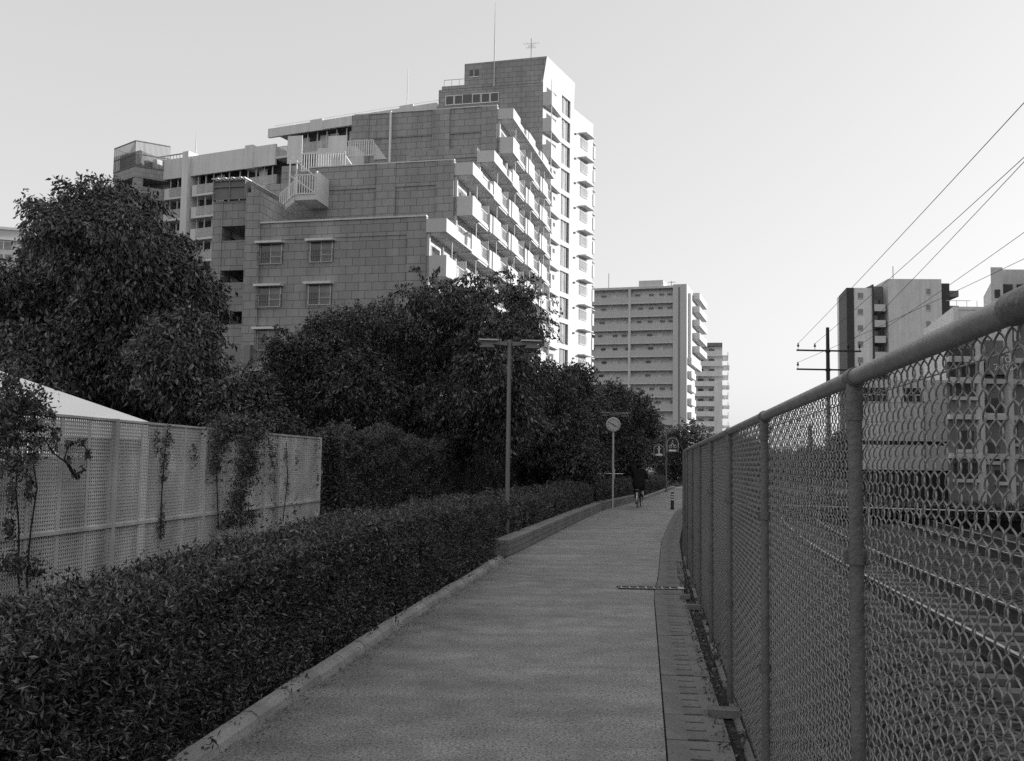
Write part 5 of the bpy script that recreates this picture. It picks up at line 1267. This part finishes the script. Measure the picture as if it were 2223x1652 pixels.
# body: pelvis root, torso, arms, legs, neck, head
BP = [(0, .36, .93), (0, .38, 1.12), (0, .42, 1.33), (0, .44, 1.43), (0, .46, 1.50), (0, .47, 1.60), (0, .47, 1.68),
      (.17, .43, 1.38), (.24, .50, 1.17), (.25, .64, 1.03), (-.17, .43, 1.38), (-.24, .50, 1.17), (-.25, .64, 1.03),
      (.10, .40, .88), (.12, .68, .78), (.11, .50, .44), (.11, .62, .42), (-.10, .40, .88), (-.12, .60, .60), (-.10, .42, .20), (-.10, .54, .14)]
BE = [(0, 1), (1, 2), (2, 3), (3, 4), (4, 5), (5, 6), (2, 7), (7, 8), (8, 9), (2, 10), (10, 11), (11, 12), (0, 13), (13, 14), (14, 15), (15, 16), (0, 17), (17, 18), (18, 19), (19, 20)]
BR = [.14, .14, .15, .07, .055, .095, .085, .065, .05, .035, .065, .05, .035, .095, .075, .045, .035, .095, .075, .045, .035]
skin('body', BP, BE, BR, M['skin'], person)
CP = [(0, .33, .90), (0, .38, 1.10), (0, .41, 1.32), (.175, .43, 1.37), (.245, .49, 1.17), (.25, .62, 1.05), (-.175, .43, 1.37), (-.245, .49, 1.17), (-.25, .62, 1.05), (.12, .24, .66), (-.12, .24, .66), (.12, .55, .80), (-.12, .52, .76), (0, .43, 1.47)]
CE = [(0, 1), (1, 2), (2, 3), (3, 4), (4, 5), (2, 6), (6, 7), (7, 8), (0, 9), (0, 10), (0, 11), (0, 12), (2, 13)]
CR = [(.23, .19), (.21, .16), (.20, .16), .10, .08, .06, .10, .08, .06, .15, .15, .12, .12, .115]
skin('coat', CP, CE, CR, M['coat'], person)
HP = [(0, .445, 1.65), (0, .43, 1.71), (0, .41, 1.56), (0, .39, 1.44)]
skin('hair', HP, [(0, 1), (0, 2), (2, 3)], [.128, .10, .125, .10], M['hair'], person)
skin('trousers', [(0, .38, .86), (.10, .42, .86), (.125, .68, .775), (.11, .51, .50), (-.10, .42, .86), (-.125, .60, .60), (-.105, .43, .28)],
     [(0, 1), (1, 2), (2, 3), (0, 4), (4, 5), (5, 6)], [.13, .115, .095, .07, .115, .095, .07], M['coat'], person)
b = MB()
for s, yk, zk, ya, za_ in ((1, .50, .60, .50, .44), (-1, .48, .42, .42, .20)):
    b.tube([(s*.108, yk+.03, zk), (s*.105, ya, za_), (s*.105, ya+.02, za_-.05)], [.062, .052, .05], 8)
b.build('socks', M['sock'], person)
b = MB()
for s, ya, za_ in ((1, .50, .38), (-1, .42, .14)): b.tube([(s*.105, ya-.06, za_+.02), (s*.105, ya+.02, za_+.02), (s*.105, ya+.17, za_)], [.04, .048, .03], 8)
b.build('shoes', M['black'], person)
b = MB()
for s in (1, -1):
    b.tube([(s*.255, .62, 1.02), (s*.262, .66, 1.0), (s*.262, .685, .985)], [.028, .034, .03], 8)
    for k in range(4):
        r_ = [.0085, .009, .0085, .0075][k]; l_ = [.9, 1, .92, .75][k]; xx = s*(.238+.017*k)
        b.tube([(xx, .675, .995), (xx, .675+.03*l_, 1.0), (xx, .675+.045*l_, .975), (xx, .675+.03*l_, .955)], r_, 6)
    b.tube([(s*.235, .65, .99), (s*.225, .67, .97), (s*.235, .69, .96)], .010, 6)
b.build('hands', M['skin'], person)

# weeds at the foot of the fence
C = []
for k in range(420):
    yv = rng.uniform(1.5, 16); xx = fence_x(yv)+rng.uniform(.05, .6); zg = -.012 if xx < fence_x(yv)+.22 else -.012-.5*(xx-fence_x(yv)-.22)
    n = rng.integers(6, 22); C.append(np.stack([xx+rng.normal(size=n)*.05, yv+rng.normal(size=n)*.07, zg+np.abs(rng.normal(size=n))*.07+.01], 1))
C = np.concatenate(C); V, Q = leaf_quads(C, .06, -.6, aspect=.3)
tag(np_mesh('weeds', V, Q, [M['leaf2']]), 'low weeds at the foot of the chain link fence', 'weeds', kind='stuff')
n = 1500; yv = rng.uniform(1, 17, n); xx = np.array([fence_x(v) for v in yv])-rng.uniform(.0, .16, n); C = np.stack([xx, yv, np.full(n, .002)+rng.random(n)*.01], 1)
V, Q = leaf_quads(C, .028, 0, aspect=.5); tag(np_mesh('leaf_litter', V, Q, [M['leaf2']]), 'dead leaves and litter in the soil strip beside the drain', 'litter', kind='stuff')

n = 1500; yv = rng.uniform(2.5, 17, n)**1.0; xx = np.array([lx(v) for v in yv])+np.abs(rng.normal(size=n))*.10+.01; C = np.stack([xx, yv, .004+rng.random(n)*.008], 1)
V, Q = leaf_quads(C, .024, 0, aspect=.55); V[:, 2] = .003+(V[:, 2]-V[:, 2].min())*.35
tag(np_mesh('fallen_leaves', V, Q, [M['leaf2']]), 'fallen hedge leaves scattered along the left kerb', 'leaf litter', kind='stuff')
n = 260; yv = rng.uniform(4, 22, n); xx = np.array([rng.uniform(lx(v)+.1, rx(v)-.05) for v in yv]); C = np.stack([xx, yv, np.full(n, .005)], 1)
V, Q = leaf_quads(C, .022, 0, aspect=.5); V[:, 2] = .003+(V[:, 2]-V[:, 2].min())*.35
tag(np_mesh('path_litter', V, Q, [M['leaf3']]), 'few small dry leaves scattered over the path', 'leaf litter', kind='stuff')
# weeds growing over the kerb
C = []
for k in range(45):
    y_ = rng.uniform(3, 16.5); x_ = lx(y_)-rng.uniform(-.03, .14); m_ = rng.integers(4, 16); C.append(np.stack([x_+rng.normal(size=m_)*.035, y_+rng.normal(size=m_)*.05, .06+np.abs(rng.normal(size=m_))*.05], 1))
C = np.concatenate(C); V, Q = leaf_quads(C, .04, -.3, aspect=.4); tag(np_mesh('kerb_weeds', V, Q, [M['leaf2']]), 'small weeds hanging over the left kerb below the hedge', 'weeds', kind='stuff')
